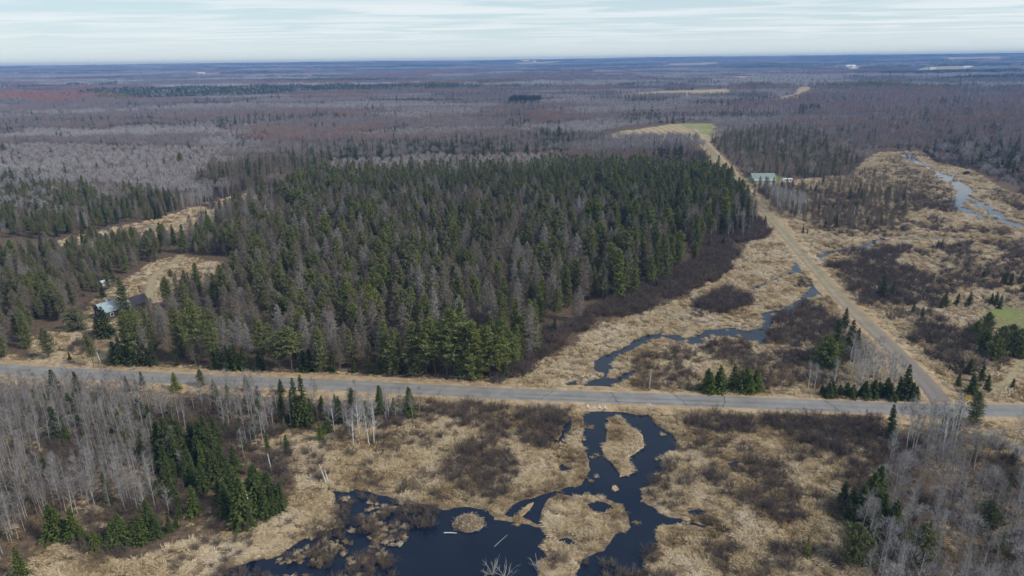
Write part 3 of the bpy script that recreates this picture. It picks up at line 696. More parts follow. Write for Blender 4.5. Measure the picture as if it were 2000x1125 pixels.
ZONES.append(scatter_zone('corner_wood', [(1730,880),(1790,855),(1850,850),(1960,868),(2050,920),(2300,1000),(2300,1220),(1760,1220),(1660,1130),(1655,1060),(1700,960)], 2.4, [('aspen_tree', .52, (5.5, 10), (.0, .6)), ('maple_tree', .16, (4.5, 8), (.0, .35)), ('spruce_tree', .03, (2.5, 5.5), (.3, .8)), ('alder_shrub', .29, (1.8, 3.6), (.2, 1))]))
ZONES.append(scatter_zone('trail_wood', [(1915,842),(1960,852),(2200,940),(2200,1010),(2050,930),(1960,875)], 3.4, [('aspen_tree', .5, (6, 9), (.1, .6)), ('alder_shrub', .5, (2, 3.5), (.1, .8))]))
scatter_zone('junction_birches', [(1640,745),(1690,705),(1745,735),(1775,775),(1610,772)], 2.5, [('birch_tree', .7, (7.5, 10.5), (0, .35)), ('aspen_tree', .3, (7, 9), (0, .4))])
scatter_zone('snag_birches', [(1745,862),(1850,848),(1868,860),(1830,886),(1765,892)], 2.4, [('birch_tree', 1, (9, 12), (0, .35))])
ZONES.append(scatter_zone('larch_flat', [(1386,300),(1400,268),(1480,256),(1580,254),(1660,290),(1672,318),(1650,338),(1560,350),(1520,342),(1450,338),(1430,332)], 5.0, [('larch_tree', .44, (6, 11), (.45, 1)), ('spruce_tree', .22, (5, 11), (.3, .9)), ('aspen_tree', .09, (7, 10), (0, .5)), ('alder_shrub', .25, (3, 5), (0, .6))]))
scatter_zone('larch_flat', [(1445,352),(1470,362),(1560,362),(1660,345),(1690,335),(1712,352),(1770,378),(1806,412),(1745,442),(1640,452),(1545,430),(1480,390)], 3.9, [('larch_tree', .46, (4.5, 9), (.4, 1)), ('spruce_tree', .06, (4, 8), (.2, .7)), ('alder_shrub', .48, (2.2, 4.2), (0, .7))])
scatter_zone('larch_flat', [(1436,345),(1462,338),(1470,362),(1500,372),(1560,376),(1600,382),(1560,395),(1490,388),(1468,392)], 4.0, [('larch_tree', .4, (5, 8), (.5, 1)), ('aspen_tree', .25, (5, 8), (0, .4)), ('alder_shrub', .35, (2.5, 4), (0, .6))])
scatter_zone('larch_flat', [(1500,338),(1660,330),(1675,345),(1640,352),(1520,346)], 4.6, [('larch_tree', .5, (5, 9), (.5, 1)), ('spruce_tree', .15, (4, 9), (.2, .7)), ('alder_shrub', .35, (2.5, 4), (0, .6))])
scatter_zone('pale_grove', [(1478,392),(1500,385),(1545,398),(1568,420),(1552,430),(1510,415)], 3.0, [('birch_tree', .5, (9, 12), (0, .15)), ('aspen_tree', .5, (9, 12), (0, .2))])
ZONES.append(scatter_zone('east_scrub', [(1700,300),(1720,288),(1800,290),(1850,320),(1930,345),(2000,385),(2300,470),(2300,420),(2000,350),(1900,320),(1830,298),(1800,285),(1700,285)], 4.0, [('alder_shrub', 1, (3, 5), (0, .4))]))
ZONES.append(scatter_zone('east_conifers', [(1822,300),(1870,285),(2000,290),(2200,310),(2200,390),(2000,352),(1900,325)], 6.0, [('aspen_tree', .5, (9, 13), (.1, .7)), ('spruce_tree', .3, (9, 14), (0, .5)), ('alder_shrub', .2, (3, 4), (0, .5))]))
# --- alder and willow scrub
def scrub(zone, px, sp, hh, tt, dens=1.0, holes=True, kd='alder_shrub', water=True, ns=9):
    P = clear(jitter_grid(poly(px), sp, .9, 1.0), 5.6, water, 5.4)
    n = fbm(P[:, 0] / ns, P[:, 1] / ns, 77, 3); P = P[n > np.quantile(n, 1 - dens)] if len(P) and dens < 1 else P
    add(kd, P[:, 0], P[:, 1], rng.uniform(*hh, len(P)), rng.uniform(*tt, len(P)), zone, rng.uniform(.9, 1.35, len(P)))
scrub('plantation_edge', [(955,747),(1000,738),(1040,708),(1115,672),(1150,645),(1200,622),(1262,610),(1285,596),(1350,580),(1350,556),(1405,545),(1425,520),(1462,475),(1500,462),(1485,425),(1400,425),(1365,480),(1330,515),(1275,555),(1180,595),(1105,640),(1010,690),(970,730)], 2.0, (2.0, 3.8), (.1, .7))
scrub('marsh_thicket', [(1358,600),(1375,575),(1410,568),(1450,580),(1456,600),(1420,612),(1380,612)], 2.0, (2.4, 3.6), (0, .35))
scrub('marsh_thicket', [(1340,605),(1366,600),(1370,615),(1350,620)], 2.2, (1.2, 2), (0, .5))
scrub('creek_scrub', [(1240,702),(1300,672),(1345,685),(1400,690),(1480,690),(1500,700),(1560,690),(1640,650),(1690,700),(1640,735),(1590,765),(1440,772),(1290,768),(1240,760),(1235,740)], 2.2, (1.5, 2.9), (.2, .9), .74)
scrub('creek_scrub', [(1375,690),(1400,668),(1450,672),(1470,690),(1440,705),(1390,705)], 2.0, (1.8, 2.8), (.1, .6))
scrub('creek_scrub', [(1500,640),(1520,612),(1600,590),(1640,640),(1680,680),(1690,700),(1560,720),(1500,690)], 2.1, (2, 3.4), (.1, .55), .85)
scrub('marsh_thicket', [(1478,618),(1500,602),(1530,602),(1535,620),(1500,628)], 2.0, (1.6, 2.5), (.0, .4))
scrub('marsh_thicket', [(1538,560),(1552,549),(1575,552),(1580,562),(1556,567)], 2.0, (1.2, 2.0), (.1, .5))
scrub('east_thicket', [(1605,525),(1640,508),(1700,500),(1750,495),(1800,515),(1820,540),(1850,560),(1830,600),(1770,595),(1700,598),(1650,570)], 2.5, (2.2, 3.6), (0, .4), .92)
scrub('east_thicket', [(1680,600),(1760,600),(1830,605),(1840,630),(1760,625),(1700,615)], 2.5, (1.6, 2.8), (.1, .6), .7)
scrub('east_thicket', [(1758,660),(1790,628),(1850,640),(1905,630),(1925,690),(1905,740),(1860,735),(1830,712),(1790,685)], 2.3, (2.2, 3.4), (0, .45), .85)
scrub('east_thicket', [(1925,712),(1985,700),(2020,740),(1960,742)], 2.3, (1.6, 2.6), (.1, .6), .8)
scrub('east_marsh', [(1620,490),(1740,478),(1850,480),(1850,510),(1780,500),(1640,505)], 2.4, (1.6, 2.8), (.05, .5), .7)
scrub('east_marsh', [(1850,485),(2000,470),(2250,480),(2250,600),(2010,598),(1900,590),(1830,580),(1850,530)], 2.6, (1.6, 3.0), (.05, .6), .75)
scrub('east_marsh', [(1560,425),(1700,440),(1850,425),(1990,455),(1990,462),(1800,462),(1700,465),(1580,455)], 2.9, (1.6, 2.8), (.05, .6), .58)
scrub('east_marsh', [(1700,330),(1750,318),(1830,330),(1840,350),(1880,405),(1850,420),(1790,400),(1730,360)], 2.9, (2, 3.6), (.05, .5), .66)
scrub('east_marsh', [(1700,315),(1745,305),(1750,318),(1715,322)], 3.2, (2, 3), (.1, .6), .8)
scrub('east_marsh', [(1915,375),(1960,372),(2060,405),(2060,440),(1980,415),(1930,392)], 3.0, (2, 3.4), (.0, .5), .9)
scrub('road_scrub', [(800,805),(860,788),(960,793),(1120,800),(1135,820),(1130,850),(1095,870),(1020,900),(985,960),(960,990),(900,985),(880,920),(905,870),(940,850),(880,820)], 1.9, (1.6, 3.0), (.05, .65), .88)
scrub('road_scrub', [(640,838),(720,830),(800,810),(880,818),(800,840),(720,860),(650,860)], 2.1, (1.6, 2.8), (.1, .7), .7)
scrub('south_marsh', [(600,870),(760,850),(900,830),(960,960),(880,985),(740,960),(630,940)], 2.2, (1.1, 2.4), (.15, .95), .52, ns=5)
scrub('south_marsh', [(480,1050),(600,1000),(660,1030),(560,1080),(420,1120),(260,1125),(330,1070)], 2.4, (1.0, 2.0), (.4, 1), .55, ns=6)
scrub('shore_scrub', [(1270,815),(1480,808),(1740,822),(1745,850),(1700,890),(1640,905),(1560,880),(1500,850),(1400,850),(1330,838),(1290,830)], 1.9, (1.8, 3.4), (.0, .5), .92)
scrub('shore_scrub', [(1290,940),(1300,890),(1330,850),(1420,855),(1400,900),(1380,1000),(1300,1000),(1262,965)], 2.0, (1.2, 2.6), (.1, .8), .6, ns=6)
scrub('south_marsh', [(1380,860),(1700,890),(1650,1000),(1660,1110),(1700,1180),(1240,1180),(1300,1060),(1390,1010)], 2.1, (1.3, 3.0), (.0, .7), .46, ns=5)
scrub('shore_scrub', [(1205,1095),(1225,1045),(1270,1050),(1285,1085),(1262,1110)], 1.7, (2.2, 3.2), (0, .35))
scrub('shore_scrub', [(1060,1130),(1075,1080),(1200,1085),(1260,1110),(1270,1180),(1060,1180)], 2.0, (1.4, 2.6), (.5, 1), .75, water=False)
scrub('flooded_scrub', [(560,1085),(640,990),(700,965),(780,985),(855,1000),(850,1050),(800,1090),(770,1140),(560,1190),(440,1140)], 1.6, (1.0, 2.3), (.1, .9), .52, water=False, ns=4)
scrub('flooded_scrub', [(400,1130),(540,1080),(610,1045),(640,1110),(600,1190),(420,1190)], 1.6, (1.0, 2.0), (.2, 1), .5, water=False, ns=4)
scrub('clearing_scrub', [(110,690),(180,655),(190,668),(130,705)], 2.0, (1.8, 2.6), (.2, .6))
scrub('clearing_scrub', [(150,620),(165,595),(210,590),(220,600),(175,625)], 2.2, (1.5, 2.4), (.5, 1))
scrub('clearing_scrub', [(400,420),(420,395),(480,372),(510,378),(470,350),(390,355),(350,370)], 2.6, (2, 3.4), (0, .3))
scrub('south_wood', [(90,1040),(240,990),(330,930),(420,830),(560,850),(600,900),(560,1000),(480,1040),(380,1070),(270,1090),(120,1085)], 1.9, (1.4, 3), (.1, .9), .62)
scrub('corner_wood', [(1640,1010),(1700,880),(1760,860),(1900,880),(2050,930),(2100,1150),(1750,1190)], 2.6, (1.6, 3.0), (.0, .6), .45)

# --- everything else up to the middle distance: mixed leafless hardwood with conifers
def stands(P, sx, sy, seed):
    """which stand of wood a point belongs to (0..1), and how near its border is"""
    Q = P + np.stack([fbm(P[:, 0] / 40, P[:, 1] / 40, seed + 1, 3) - .5, fbm(P[:, 0] / 40 + 77, P[:, 1] / 40, seed + 2, 3) - .5], 1) * np.array([sx, sy]) * .7
    q = Q / [sx, sy]; c = np.floor(q); b1 = np.full(len(P), 9.); b2 = b1.copy(); v = np.zeros(len(P))
    for i in (-1, 0, 1):
        for j in (-1, 0, 1):
            k = c + [i, j]; d = np.hypot(*(q - k - np.stack([_hash(k[:, 0], k[:, 1], seed + 11), _hash(k[:, 0], k[:, 1], seed + 12)], 1)).T)
            n = d < b1; b2 = np.where(n, b1, np.minimum(b2, d)); v = np.where(n, _hash(k[:, 0], k[:, 1], seed + 13), v); b1 = np.where(n, d, b1)
    return v, b2 - b1
def mid_forest():
    lo, hi = math.radians(-48), math.radians(48)
    for r0, r1, sp in ((215, 520, 4.6), (520, 980, 5.4), (980, 1900, 7.0)):
        X, Y = np.meshgrid(np.arange(-r1, r1, sp), np.arange(100, r1, sp))
        P = np.stack([X.ravel(), Y.ravel()], 1) + rng.uniform(-.45, .45, (X.size, 2)) * sp
        r = np.hypot(*P.T); a = np.arctan2(P[:, 0], P[:, 1]); P = P[(r >= r0) & (r < r1) & (a > lo) & (a < hi)]
        px, py = to_px(P[:, 0], P[:, 1], 0)
        P = P[(py < 470) & ~((px > 1470) & (py > 440))]
        for z in ZONES + STRAW + FIELDS + FIELD_GREEN: P = P[~inside(P, z)]
        P = clear(P, 8, True, 7)
        px, py = to_px(P[:, 0], P[:, 1], 0)
        v, e = stands(P, 170, 95, 7); n3 = fbm(P[:, 0] / 45, P[:, 1] / 45, 171, 3); u = rng.uniform(size=len(P)); w = rng.uniform(size=len(P))
        pj = px + (fbm(P[:, 0] / 60, P[:, 1] / 60, 191, 3) - .5) * 420 + rng.normal(0, 40, len(P))
        v = np.where((pj < 500) & (py > 262) & (v > .45) & (v < .92), v * .35, v)                    # pale aspen plain at left
        v = np.where((pj > 1580) & (py < 300) & (w < .62), .60 + .15 * v, v)                         # rusty maples at right
        con = np.where(v > .84, .45, .02) + np.clip((n3 - .64) * 3.2, 0, .4)
        v = np.where((v >= .58) & (v < .76) & (rng.uniform(size=len(P)) < .45), .40, v)
        typ = np.select([u < con, v < .34, v < .58, v < .76, v < .85], [4, 0, 1, 2, 3], 1)
        k = np.where((e < .05) & (w < .75), False, True) & ~((typ == 3) & (w > .8)); P, typ, v, px, py = P[k], typ[k], v[k], px[k], py[k]
        z = 'far_wood'
        def put(kd, t, h, t0, t1, wd=None):
            m = typ == t; n = m.sum(); add(kd, P[m, 0], P[m, 1], rng.uniform(*h, n) * (.72 + .5 * ((v[m] * 7.31) % 1)), np.clip(t0 + (t1 - t0) * vnoise(v[m] * 91, v[m] * 37, 3) + rng.normal(0, .09, n), 0, 1), z, wd)
        put('spruce_tree', 4, (5, 11.5), 0, .5); put('aspen_tree', 0, (7.5, 9.5), 0, .18); put('aspen_tree', 1, (8, 11), .3, .6); put('maple_tree', 2, (9, 13), .55, 1.0); put('alder_shrub', 3, (3, 5), 0, .4, 1.6)
mid_forest()
add('spruce_tree', *jitter_grid(poly([(992,204),(1055,202),(1058,198),(1000,196)]), 6).T, 15, .15, 'far_wood')
for p in ([(1205,176),(1440,172),(1445,168),(1210,170)], [(1560,224),(1600,220),(1600,215),(1560,216)]):
    q = jitter_grid(poly(p), 9); add('spruce_tree', q[:, 0], q[:, 1], rng.uniform(11, 15, len(q)), .1, 'far_wood')

# --- conifers that can be picked out one by one: (foot x, foot y, top y, tint)
SP_SOUTH = [(110,773,720,.5),(155,770,725,.4),(204,773,741,.4),(249,763,734,.3),(279,755,725,.3),(265,763,739,.3),(345,763,727,.97),(421,777,741,.7),(483,766,731,.4),(483,809,770,.5),(505,784,752,.5),(549,770,741,.4),(553,816,770,.5),(110,862,795,.5),(135,873,827,.6),(148,830,766,.5),(120,850,805,.5),(195,834,805,.5),(238,848,805,.5),(201,876,851,.6),(222,876,848,.6),(281,827,773,.4),(295,832,790,.4),(443,805,777,.4),(444,851,823,.5),(494,851,812,.5),(690,800,765,.5),(745,798,752,.7),(800,800,755,.8)]
SP_CLUSTER = [(316,901,820,.3),(334,908,815,.3),(355,890,818,.3),(380,883,822,.25),(395,890,820,.25),(409,883,808,.3),(424,870,815,.3),(433,925,865,.5),(462,925,870,.5),(480,880,850,.5),(343,945,895,.4),(311,975,936,.4),(329,957,898,.4),(381,947,905,.45),(378,1006,950,.7),(350,1010,975,.4),(444,1010,936,.5),(462,996,905,.45),(479,1024,930,.6),(507,1003,908,.5),(528,996,919,.45),(549,1000,940,.5),(490,1031,996,.6),(370,925,870,.35),(420,935,880,.4),(450,960,900,.4),(325,930,870,.3),(515,985,925,.4),(535,1005,950,.4),(432,980,930,.4),(466,1018,960,.55),(388,905,850,.3),(404,915,860,.35),(345,915,850,.3),(365,945,890,.4),(520,1012,960,.5),(498,990,920,.45),(452,985,930,.45),(340,985,940,.4),(398,960,905,.4),(415,900,845,.3)]
SP_LOWER = [(108,1052,985,.7),(122,1055,992,.75),(150,1059,992,.75),(168,1069,1027,.8),(189,1076,1034,.85),(213,1069,1038,.8),(227,1069,1017,.7),(238,1066,1003,.6),(276,1059,1006,.6),(294,1045,978,.5),(308,1050,1010,.5),(332,1038,1006,.4),(345,1030,1010,.4),(262,1062,1025,.7),(200,1072,1040,.8),(137,1056,1015,.8)]
SP_CORNER = [(1645,985,940,.2),(1662,1005,950,.35),(1680,1010,945,.4),(1695,1000,920,.4),(1706,992,908,.45),(1690,1035,985,.5),(1720,1035,965,.4),(1740,1045,975,.4),(1712,1055,995,.5),(1670,1030,985,.5),(1655,1015,975,.4)]
SP_ROW = [(1602,776,752,.5),(1615,777,750,.45),(1628,777,748,.45),(1640,778,750,.4),(1652,778,747,.4),(1665,779,749,.4),(1678,779,746,.4),(1690,779,746,.4),(1703,780,744,.4),(1716,780,746,.4),(1727,780,740,.35),(1610,779,757,.5),(1633,780,755,.45),(1658,781,752,.4),(1683,781,750,.4),(1708,782,752,.4),(1738,782,748,.35),(1750,782,746,.3),(1775,783,748,.3),(1786,784,754,.3)]
SP_LAWN = [(1871,754,727),(1898,768,731),(1927,764,731),(1915,748,712),(1893,732,700),(1976,759,738),(1863,713,697),(1878,723,700)]
SP_EAST = [(1838,486,466),(1831,484,468),(1721,581,534),(1741,585,549),(1845,598,568),(1838,602,575),(1869,595,572),(1892,598,568),(1943,601,568),(1935,600,572),(1952,602,575),(1920,542,524),(1963,555,529),(1973,558,532),(1956,556,532),(1993,552,526),(1998,575,545),(1782,614,588),(1800,624,598),(1813,664,644),(1825,668,648),(1383,486,467),(1412,483,460),(1493,441,420),(1473,438,417),(1454,445,420),(1462,444,422),(1568,457,439),(1576,458,446),(1628,437,417),(1670,413,395),(1735,392,362),(1650,640,600),(1660,690,625),(1672,690,640),(1630,700,625)]
SP_FRONT = [(228,712,665,.3),(240,713,656,.3),(255,712,660,.25),(268,713,658,.25),(285,713,664,.25),(300,714,668,.3),(347,714,684,.4),(420,719,684,.35),(432,720,676,.35),(447,721,674,.35),(462,722,672,.3),(478,722,676,.3),(508,723,684,.4),(593,723,676,.35),(606,724,680,.35),(650,725,684,.4),(693,727,702,.4),(721,730,693,.4),(741,731,700,.4),(786,728,690,.4),(985,738,700,.4),(1083,652,620,.35),(1282,566,548,.4)]
PN_FRONT = [(811,731,630,.5),(832,732,628,.6),(852,733,623,.7),(889,735,607,.65),(910,737,640,.6),(934,742,627,.9),(958,740,640,.6),(974,738,655,.85),(995,728,650,.7),(1015,690,615,.9),(548,728,650,.45),(630,726,640,.4),(770,731,645,.5),(571,728,640,.45)]
def traced(kd, lst, zone, wide=1.0, jit=.25):
    for t in lst:
        px, py, top = t[:3]; tint = t[3] if len(t) > 3 else .35
        px = px + rng.uniform(-jit, jit); py = py + rng.uniform(-jit, jit) * .6
        x, y = gp(px, py); H = tree_h(px, py, top) * (1 + rng.uniform(-.03, .03) * jit)
        add(kd, x, y, H, tint, zone, wide * rng.uniform(.88, 1.2), zone)
traced('spruce_tree', SP_SOUTH, 'south_spruce', 1.35); traced('spruce_tree', [(574,824,760,.6),(584,830,738,.6),(597,831,734,.6),(609,827,775,.5)], 'south_spruce', .85)
traced('spruce_tree', [(640,846,800,.7),(668,826,772,.5),(688,816,758,.6),(716,822,782,.6),(742,812,752,.65),(770,815,775,.6),(802,815,758,.75),(630,815,775,.5),(655,808,770,.5)], 'south_spruce', 1.1)
traced('spruce_tree', SP_CLUSTER, 'cluster_spruce', 1.4); traced('spruce_tree', SP_LOWER, 'lower_spruce', 1.5)
traced('spruce_tree', SP_CORNER, 'corner_spruce', 1.5); traced('spruce_tree', SP_ROW, 'row_spruce', 2.0, 4.5); traced('spruce_tree', SP_LAWN, 'lawn_spruce', 1.5)
traced('spruce_tree', [(1764,782,711,.3),(1757,781,735,.3),(1771,783,736,.3),(1781,784,744,.3)], 'row_spruce', 1.25)
traced('spruce_tree', SP_EAST, 'east_spruce', 1.15); traced('spruce_tree', SP_FRONT, 'front_spruce', 1.35); traced('pine_tree', PN_FRONT, 'front_pine', 1.35)
traced('spruce_tree', [(1380,766,716,.85),(1398,764,722,.85),(1408,768,712,.8),(1428,766,708,.85),(1443,769,718,.8),(1458,768,712,.85),(1473,766,722,.8),(1390,770,728,.8),(1465,771,728,.8)], 'creek_spruce', 1.8, 3)
UNIQUE = [
    ('pine_tree', 1900, 829, 767, .35, 1.45, 'lone dark pine with ragged branches beside the road junction'),
    ('spruce_tree', 1738, 852, 790, .35, 1.1, 'pointed spruce overlapping the road, taller of two left of pale birches'),
    ('spruce_tree', 1868, 836, 797, .3, 1.1, 'small slim spruce just left of the lone junction pine'),
    ('spruce_tree', 1840, 848, 806, .3, 1.2, 'dark spruce pair member nearest the pale birches below the road'),
    ('spruce_tree', 1850, 850, 814, .3, 1.4, 'bushy dark spruce below the road between birches and slim spruce'),
    ('spruce_tree', 1576, 1090, 1047, .99, .85, 'small yellow-green spruce standing alone in tan marsh grass'),
    ('spruce_tree', 45, 1130, 1069, .75, 1.2, 'green spruce at the bottom left corner of the picture'),
    ('pine_tree', 395, 758, 722, .4, 1.5, 'dark wide-branched small pine against the paved road below plantation'),
    ('spruce_tree', 523, 882, 844, .6, 1.0, 'small spruce on the left of two at the marsh edge'),
    ('spruce_tree', 562, 888, 848, .5, 1.0, 'slim spruce on the right of two at the marsh edge'),
    ('spruce_tree', 626, 860, 823, .9, 1.1, 'pale green small conifer at the top of the tan marsh'),
    ('pine_tree', 247, 617, 542, .3, 1.35, 'tall dark pine standing over the old farmhouse roof'),
    ('spruce_tree', 210, 657, 598, .35, 1.5, 'pointed dark spruce in front of the old farmhouse'),
    ('spruce_tree', 194, 659, 619, .45, 1.9, 'low wide spruce beside the pointed one before the farmhouse'),
    ('spruce_tree', 202, 581, 559, .3, 2.0, 'small round dark conifer behind the farmhouse on straw grass'),
    ('spruce_tree', 137, 704, 686, .3, 1.3, 'little spruce alone on the straw slope near the driveway'),
    ('spruce_tree', 274, 573, 565, .5, 1.5, 'tiny conifer alone in the clearing behind the farmhouse'),
    ('pine_tree', 334, 552, 526, .3, 1.2, 'single pine beside the grassy track bend in the clearing'),
    ('pine_tree', 184, 718, 649, .3, .8, 'thin straggly pine beside the driveway mouth'),
    ('pine_tree', 97, 702, 640, .2, 1.3, 'grey-green pine alone on the straw bank above the road'),
    ('spruce_tree', 1976, 908, 873, .4, 1.4, 'dark green fir among bare aspens near the right edge'),
    ('round_pine', 1611, 716, 657, .75, 1.0, 'large rounded green pine beside the gravel road scrub'),
    ('round_pine', 150, 646, 602, .15, 1.1, 'broad grey-green tree left of the old farmhouse'),
    ('round_pine', 1666, 1100, 1026, .45, .8, 'bushy green conifer, left of two in the lower right wood'),
    ('round_pine', 1790, 1102, 1026, .4, .8, 'bushy dark conifer, right of two in the lower right wood'),
    ('round_pine', 1925, 1032, 980, .35, .9, 'low sprawling green fir among bare trees at lower right'),
    ('pine_tree', 214, 566, 528, .25, 1.2, 'dark pine half covering the small shed behind the farmhouse'),
    ('pine_tree', 190, 570, 535, .25, 1.1, 'dark pine at the left of the small shed behind the farmhouse'),
    ('maple_tree', 1835, 1010, 925, .62, 1.1, 'golden-brown bare bushy willow amid grey trees at lower right'),
    ('pine_tree', 353, 330, 298, .6, 1.1, 'tall lone white pine rising from the pale leafless wood'),
    ('pine_tree', 10, 305, 280, .5, 1.2, 'lone pine rising from the leafless wood at far left'),
    ('pine_tree', 306, 280, 262, .5, 1.2, 'small lone pine far out in the leafless wood'),
]
for kd, px, py, top, ti, wd, lb in UNIQUE:
    x, y = gp(px, py); add(kd, x, y, tree_h(px, py, top), ti, lb, wd, lb); ZL[kd, lb] = (lb, None)
for i, (px, py, top) in enumerate([(1925,652,612),(1950,692,640),(1918,684,640),(1984,697,645),(1968,682,635),(1940,702,655),(1905,660,628),(1995,700,660)]):
    x, y = gp(px, py); add('round_pine', x, y, tree_h(px, py, top), .45 + .04 * i, 'field_pines', .75, 'field_pines')
# pale birches picked out one by one
for px, py, top in [(1578,764,706),(1590,764,712),(1610,775,735),(690,872,790),(722,872,790),(731,868,782),(640,845,790),(655,848,780),(795,815,772),(702,852,772),(760,820,770)]:
    x, y = gp(px, py); add('birch_tree', x, y, tree_h(px, py, top), .05, 'edge_birch', 1.1, 'edge_birch')

LBL = {
 ('pine_tree', 'plantation'): ('pine inside the plantation behind the paved road', 'pines of the plantation'),
 ('larch_tree', 'plantation'): ('bare conifer among the plantation pines', 'bare conifers of the plantation'),
 ('pine_tree', 'front_pine'): ('full pine in the plantation front row', 'front row pines'),
 ('spruce_tree', 'front_spruce'): ('spruce at the plantation foot along the verge', 'verge spruces'),
 ('pine_tree', 'left_wood'): ('pine in the wood left of the farmhouse clearing', 'pines left of the farmhouse'),
 ('larch_tree', 'left_wood'): ('bare conifer in the wood left of the farmhouse', 'bare conifers left of the farmhouse'),
 ('spruce_tree', 'left_wood'): ('spruce in the wood left of the farmhouse', 'spruces left of the farmhouse'),
 ('pine_tree', 'clearing_wood'): ('pine in the wood beyond the long straw clearing', 'pines beyond the long clearing'),
 ('spruce_tree', 'clearing_wood'): ('spruce in the wood beyond the long straw clearing', 'spruces beyond the long clearing'),
 ('larch_tree', 'clearing_wood'): ('bare conifer in the wood beyond the long clearing', 'bare conifers beyond the long clearing'),
 ('aspen_tree', 'clearing_wood'): ('aspen in the wood beyond the long straw clearing', 'aspens beyond the long clearing'),
 ('spruce_tree', 'larch_rim'): ('spruce at the upper left plantation rim', 'spruces of the plantation rim'),
 ('larch_tree', 'larch_rim'): ('bare larch at the upper left plantation rim', 'larches of the plantation rim'),
 ('aspen_tree', 'south_wood'): ('leafless aspen in the wood below the paved road', 'aspens below the road'),
 ('alder_shrub', 'south_wood'): ('brush under the aspens below the paved road', 'brush under the aspens'),
 ('spruce_tree', 'south_spruce'): ('spruce poking through aspens below the road', 'spruces among the aspens'),
 ('spruce_tree', 'cluster_spruce'): ('spruce in the dense cluster left of the marsh', 'spruce cluster by the marsh'),
 ('spruce_tree', 'lower_spruce'): ('spruce in the row above the lower left grass', 'spruce row at lower left'),
 ('spruce_tree', 'corner_spruce'): ('spruce in the lower right group at the marsh edge', 'spruces at the lower right marsh edge'),
 ('spruce_tree', 'row_spruce'): ('spruce in the row before the junction birches', 'spruce row at the junction'),
 ('spruce_tree', 'lawn_spruce'): ('stout spruce on open straw right of the gravel road', 'stout spruces right of the gravel road'),
 ('spruce_tree', 'east_spruce'): ('scattered spruce in scrubby marsh along the gravel road', 'scattered marsh spruces'),
 ('spruce_tree', 'creek_spruce'): ('spruce in the tight clump right of the pole', 'bright spruce clump by the creek'),
 ('round_pine', 'field_pines'): ('spreading pine in the clump below the green field', 'pine clump by the green field'),
 ('birch_tree', 'edge_birch'): ('white-stemmed birch standing at an open marsh edge', 'birches at marsh edges'),
 ('birch_tree', 'junction_birches'): ('birch in the grove behind the junction spruce row', 'birch grove at the junction'),
 ('aspen_tree', 'junction_birches'): ('aspen in the grove behind the junction spruce row', 'aspens of the junction grove'),
 ('birch_tree', 'snag_birches'): ('white-stemmed birch in the group below the junction', 'white birches below the junction'),
 ('aspen_tree', 'corner_wood'): ('leafless aspen in the lower right corner wood', 'aspens at lower right'),
 ('birch_tree', 'south_wood'): ('birch among aspens below the paved road', 'birches among the aspens'),
 ('maple_tree', 'corner_wood'): ('round bare tree in the lower right corner wood', 'round bare trees at lower right'),
 ('spruce_tree', 'corner_wood'): ('little spruce among bare trees at lower right', 'little spruces at lower right'),
 ('spruce_tree', 'south_wood'): ('little spruce under the aspens below the road', 'little spruces under the aspens'),
 ('alder_shrub', 'corner_wood'): ('leafless brush in the lower right corner wood', 'brush at lower right'),
 ('aspen_tree', 'trail_wood'): ('bare aspen along the trail leaving the junction', 'aspens along the trail'),
 ('alder_shrub', 'trail_wood'): ('leafless shrub along the trail leaving the junction', 'shrubs along the trail'),
 ('larch_tree', 'larch_flat'): ('bare larch on the flat around the barn', 'larches around the barn'),
 ('spruce_tree', 'larch_flat'): ('spruce among larches around the barn', 'spruces around the barn'),
 ('aspen_tree', 'larch_flat'): ('bare aspen among larches around the barn', 'aspens around the barn'),
 ('alder_shrub', 'larch_flat'): ('leafless shrub among larches around the barn', 'shrubs around the barn'),
 ('birch_tree', 'pale_grove'): ('birch in the pale grove below the barn', 'pale grove below the barn'),
 ('aspen_tree', 'pale_grove'): ('aspen in the pale grove below the barn', 'pale aspens below the barn'),
 ('alder_shrub', 'east_scrub'): ('leafless shrub in the belt behind the river', 'shrub belt behind the river'),
 ('alder_shrub', 'plantation_edge'): ("leafless alder along the plantation's right edge", 'alders along the plantation'),
 ('alder_shrub', 'marsh_thicket'): ('shrub in a lone clump in the creek marsh', 'shrub clumps in the creek marsh'),
 ('alder_shrub', 'creek_scrub'): ('leafless shrub between creek and gravel road', 'creekside shrubs'),
 ('alder_shrub', 'east_thicket'): ('leafless shrub in the thicket beyond the gravel road', 'thicket right of the gravel road'),
 ('alder_shrub', 'east_marsh'): ('scattered leafless shrub in the far marsh', 'scattered shrubs of the far marsh'),
 ('alder_shrub', 'road_scrub'): ('leafless shrub between paved road and left marsh', 'shrubs below the road'),
 ('alder_shrub', 'south_marsh'): ('low shrub scattered over the marsh below the road', 'low shrubs of the marsh'),
 ('alder_shrub', 'shore_scrub'): ("leafless shrub on the channel's right shore", 'shrubs on the channel shore'),
 ('alder_shrub', 'flooded_scrub'): ('dead brush standing in the dark pond', 'flooded brush in the pond'),
 ('alder_shrub', 'clearing_scrub'): ('bare shrub in the straw farmhouse clearing', 'shrubs of the farmhouse clearing'),
}
ZL.update(LBL)

